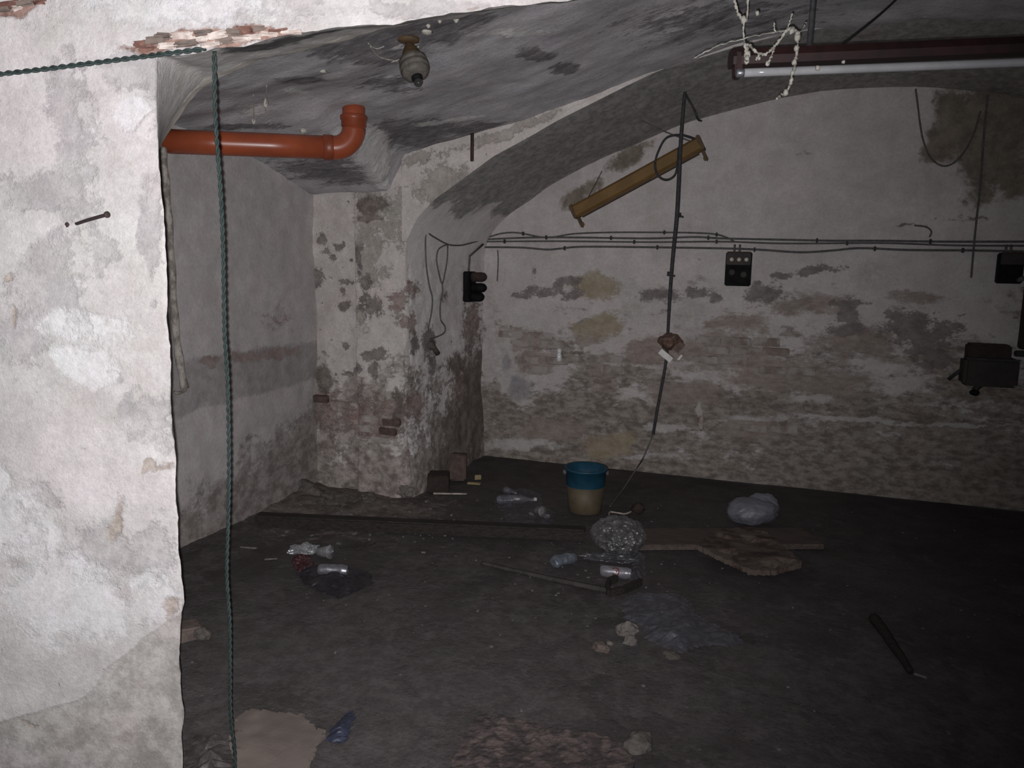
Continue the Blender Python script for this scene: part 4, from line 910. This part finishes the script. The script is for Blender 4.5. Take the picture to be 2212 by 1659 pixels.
# rotten board
bpz = floor_poly([(1506,1203),(1530,1180),(1560,1166),(1625,1160),(1652,1172),(1680,1195),(1712,1222),(1730,1243),(1700,1248),(1672,1254),(1625,1255),(1580,1236),(1540,1220)])
cx_ = sum(q[0] for q in bpz)/len(bpz); cy_ = sum(q[1] for q in bpz)/len(bpz)
def btop(x, y):
    d = fbm(x*4, y*6, 3, 3); return .058+.012*d - .022*max(0., min(1., (fbm(x*5+4, y*9, 8, 3)-.2)*6))
rb_ = ragged(bpz, .013, btop, .030)
rb_ = ([v+Vector((0,0,.012*max(0., min(1., (v.y-pa.y+.16)/.16)))) for v in rb_[0]], rb_[1])
tag(obj('rotten_board', rb_, M_board, smooth=False), 'broken rotten board with dark holes right of the clear bag', 'board')
# dark lump behind the bag
tag(obj('dark_clod', lump(pz(1378,1110), .045, .035, .035, .4, 3, 8), M_dkb), 'dark round clod right of the pale curled strip', 'clod')
# plastic film in the foreground middle
film = clear('wrinkled_film', (.19,.19,.22), .36, .3)
sheet('plastic_film', 'wide wrinkled clear film spread in the middle foreground', 'sheet', [(1345,1292),(1390,1282),(1460,1284),(1488,1300),(1505,1330),(1530,1345),(1590,1372),(1612,1388),(1575,1397),(1520,1392),(1470,1412),(1430,1396),(1395,1380),(1388,1352),(1348,1335)], .028, film, 31, .018, 7)
# rubble
def stone(label, x, y, rx, ry, rz_, mat, seed, rot=0., name='rubble_stone'):
    return tag(obj(name, lump(pz(x, y)+Vector((0,ry*.6,0)), rx, ry, rz_, .45, 3, seed, 1.3, rot), mat, smooth=False), label, 'stone', 'loose rubble')
stone('pale broken stone at the left corner of the wrinkled film', 1352, 1378, .048, .034, .030, M_stone, 3, .3)
stone('small squarish pale stone in front of the pale broken one', 1360, 1398, .026, .022, .022, M_stone, 6)
stone('brownish chunk of brick left of the pale stones', 1296, 1415, .042, .026, .020, M_brst, 9, -.4)
stone('tiny pale pebble on top right of the brownish chunk', 1316, 1397, .014, .012, .010, M_stone, 12)
stone('dark clod in front of the wrinkled film', 1450, 1428, .034, .022, .016, M_stone2, 15)
chipt('rubble_block', 'brown block half hidden by the bright near wall', 'stone', 404, 1376, .12, .10, .055, .9, M_brst, 0, 'loose rubble', 4, .008)
stone('dark flat stone touching the brown one by the bright wall', 428, 1386, .045, .03, .025, M_stone2, 20)
stone('grey rubble lump at the foot of the pier panel', 648, 1072, .085, .06, .055, M_stone2, 22)
stone('pale rubble lump at the pier corner', 872, 1080, .06, .045, .045, M_stone, 24)
stone('low dark rubble heap before the pier panel', 720, 1098, .16, .07, .045, M_stone2, 26)
stone('small dark stone between the heap and the pier corner', 790, 1093, .07, .05, .04, M_stone2, 28)
# left pile: cup, maroon scrap, black bag
q = pz(683, 1206); t = thing('crushed_cup', 'crushed dusty clear cup behind the silver can', 'cup', q)
obj('cup_body', sq(lathe(q+Vector((.0,.02,.036)), Vector((1,.1,.1)), [(0,.024),(.004,.030),(.07,.044),(.074,.047),(.077,.044)], 22), q, .85, .01, 5), M_cup, t)
obj('torn_side', lump(q+Vector((-.085,.01,0)), .075, .03, .03, .6, 4, 17, 2., .6), M_cup, t, smooth=False)
tag(obj('maroon_scrap', lump(pz(655, 1232), .055, .04, .035, .5, 4, 23, 1.8), M_maroon, smooth=False), 'maroon crumpled wrapper at the left end of the silver can', 'wrapper')
sheet('black_bag', 'flat crumpled black bag under the silver can', 'bag', [(642,1240),(668,1228),(700,1224),(760,1226),(800,1240),(802,1262),(770,1278),(730,1294),(700,1280),(660,1262)], .035, M_dbag, 44, .016, 8)
# foreground: cardboard, blue scrap, wrapper, mat
cpz = floor_poly([(505,1575),(520,1552),(545,1546),(600,1549),(650,1548),(668,1566),(682,1582),(702,1580),(700,1592),(682,1612),(672,1650),(660,1700),(515,1720),(508,1640),(498,1600)])
def ctop(x, y): return .012+.012*max(0, fbm(x*4, y*4, 2, 3)+.3)
tag(obj('cardboard', ragged(cpz, .014, ctop, .002), M_card, smooth=False), 'torn piece of pale brown cardboard at the foot of the green cord', 'cardboard')
sheet('blue_scrap', 'dark blue crumpled plastic scrap right of the cardboard', 'scrap', [(706,1600),(718,1572),(735,1552),(756,1538),(766,1545),(756,1575),(748,1600),(722,1608)], .045, M_bbag, 51, .014, 9)
sheet('crumpled_wrapper', 'dirty crumpled wrapper between the bright wall and the cardboard', 'wrapper', [(402,1650),(404,1600),(430,1588),(470,1592),(500,1606),(508,1650),(505,1710),(405,1720)], .06, clear('dirty_wrapper', (.13,.115,.11), .7, .35), 61, .018, 6)
mpz = floor_poly([(955,1700),(985,1640),(1000,1600),(1020,1568),(1030,1556),(1085,1562),(1140,1566),(1190,1580),(1225,1592),(1260,1596),(1310,1606),(1345,1620),(1362,1640),(1366,1660),(1380,1710)])
def mtop(x, y): return .022+.010*fbm(x*6, y*6, 5, 5)+.006*fbm(x*34, y*34, 2, 2)
tag(obj('mat', ragged(mpz, .012, mtop, .0), M_mat, smooth=False), 'mouldy red brown mat at the bottom edge of the picture', 'mat')
stone('dark clod at the right end of the red brown mat', 1375, 1640, .045, .05, .03, M_stone2, 35)
# right side
tag(obj('dark_stick', join(tube(spline([pz(1888,1336,.02), pz(1908,1362,.022), pz(1930,1395,.018), pz(1948,1420,.014), pz(1966,1450,.012)], 6), lambda t: .026-.012*t, 7)), M_wood), 'dark stick lying on the empty floor at the right', 'stick')
chipt('pale_lath', 'tiny pale chip at the tip of the dark stick', 'stick', 1988, 1462, .05, .012, .008, -.4, M_stone)
a = pz(2006, 1078); b = pz(2085, 1090)
tag(obj('dark_crate', box((a+b)/2+Vector((0,.10,.065)), .30, .18, .13, Vector((.96,-.2,-.12)).normalized(), Vector((.2,.97,0)).normalized(), Vector((.12,0,.99)), bev=.012, jit=.004), simple('dark_blue_grey_box', (.028,.033,.042), (.02,.022,.028), 9, .6), smooth=False), 'dark tilted box against the foot of the back wall at the right', 'box')
# grit and crumbs nobody could count
rr = random.Random(3); parts = []
for k in range(260):
    if k < 90: x, y = rr.gauss(-2.55, .35), rr.gauss(4.2, .22)
    elif k < 180: x, y = rr.gauss(-.9, .6), rr.gauss(3.9, .5)
    else: x, y = rr.uniform(-2.4, 1.2), rr.uniform(2.3, 5.6)
    if (y > 4.5 and x < -2.2) or y > 5.95 or x < -3.0: continue
    s_ = rr.uniform(.0025, .0065)*(1.7 if k < 90 else 1)
    parts.append(box((x, y, s_*.4-.001+(.03 if k < 90 and y > 4.1 else 0)), s_*rr.uniform(1, 3), s_*rr.uniform(1, 2), s_, Vector((math.cos(k), math.sin(k), 0)), Vector((-math.sin(k), math.cos(k), 0)), bev=0))
tag(obj('plaster_crumbs', join(*parts), M_crumb, smooth=False), 'pale plaster crumbs and grit scattered over the dark floor', 'crumbs', kind='stuff')
for _o in bpy.data.objects:
    if "_o" in _o: del _o["_o"]
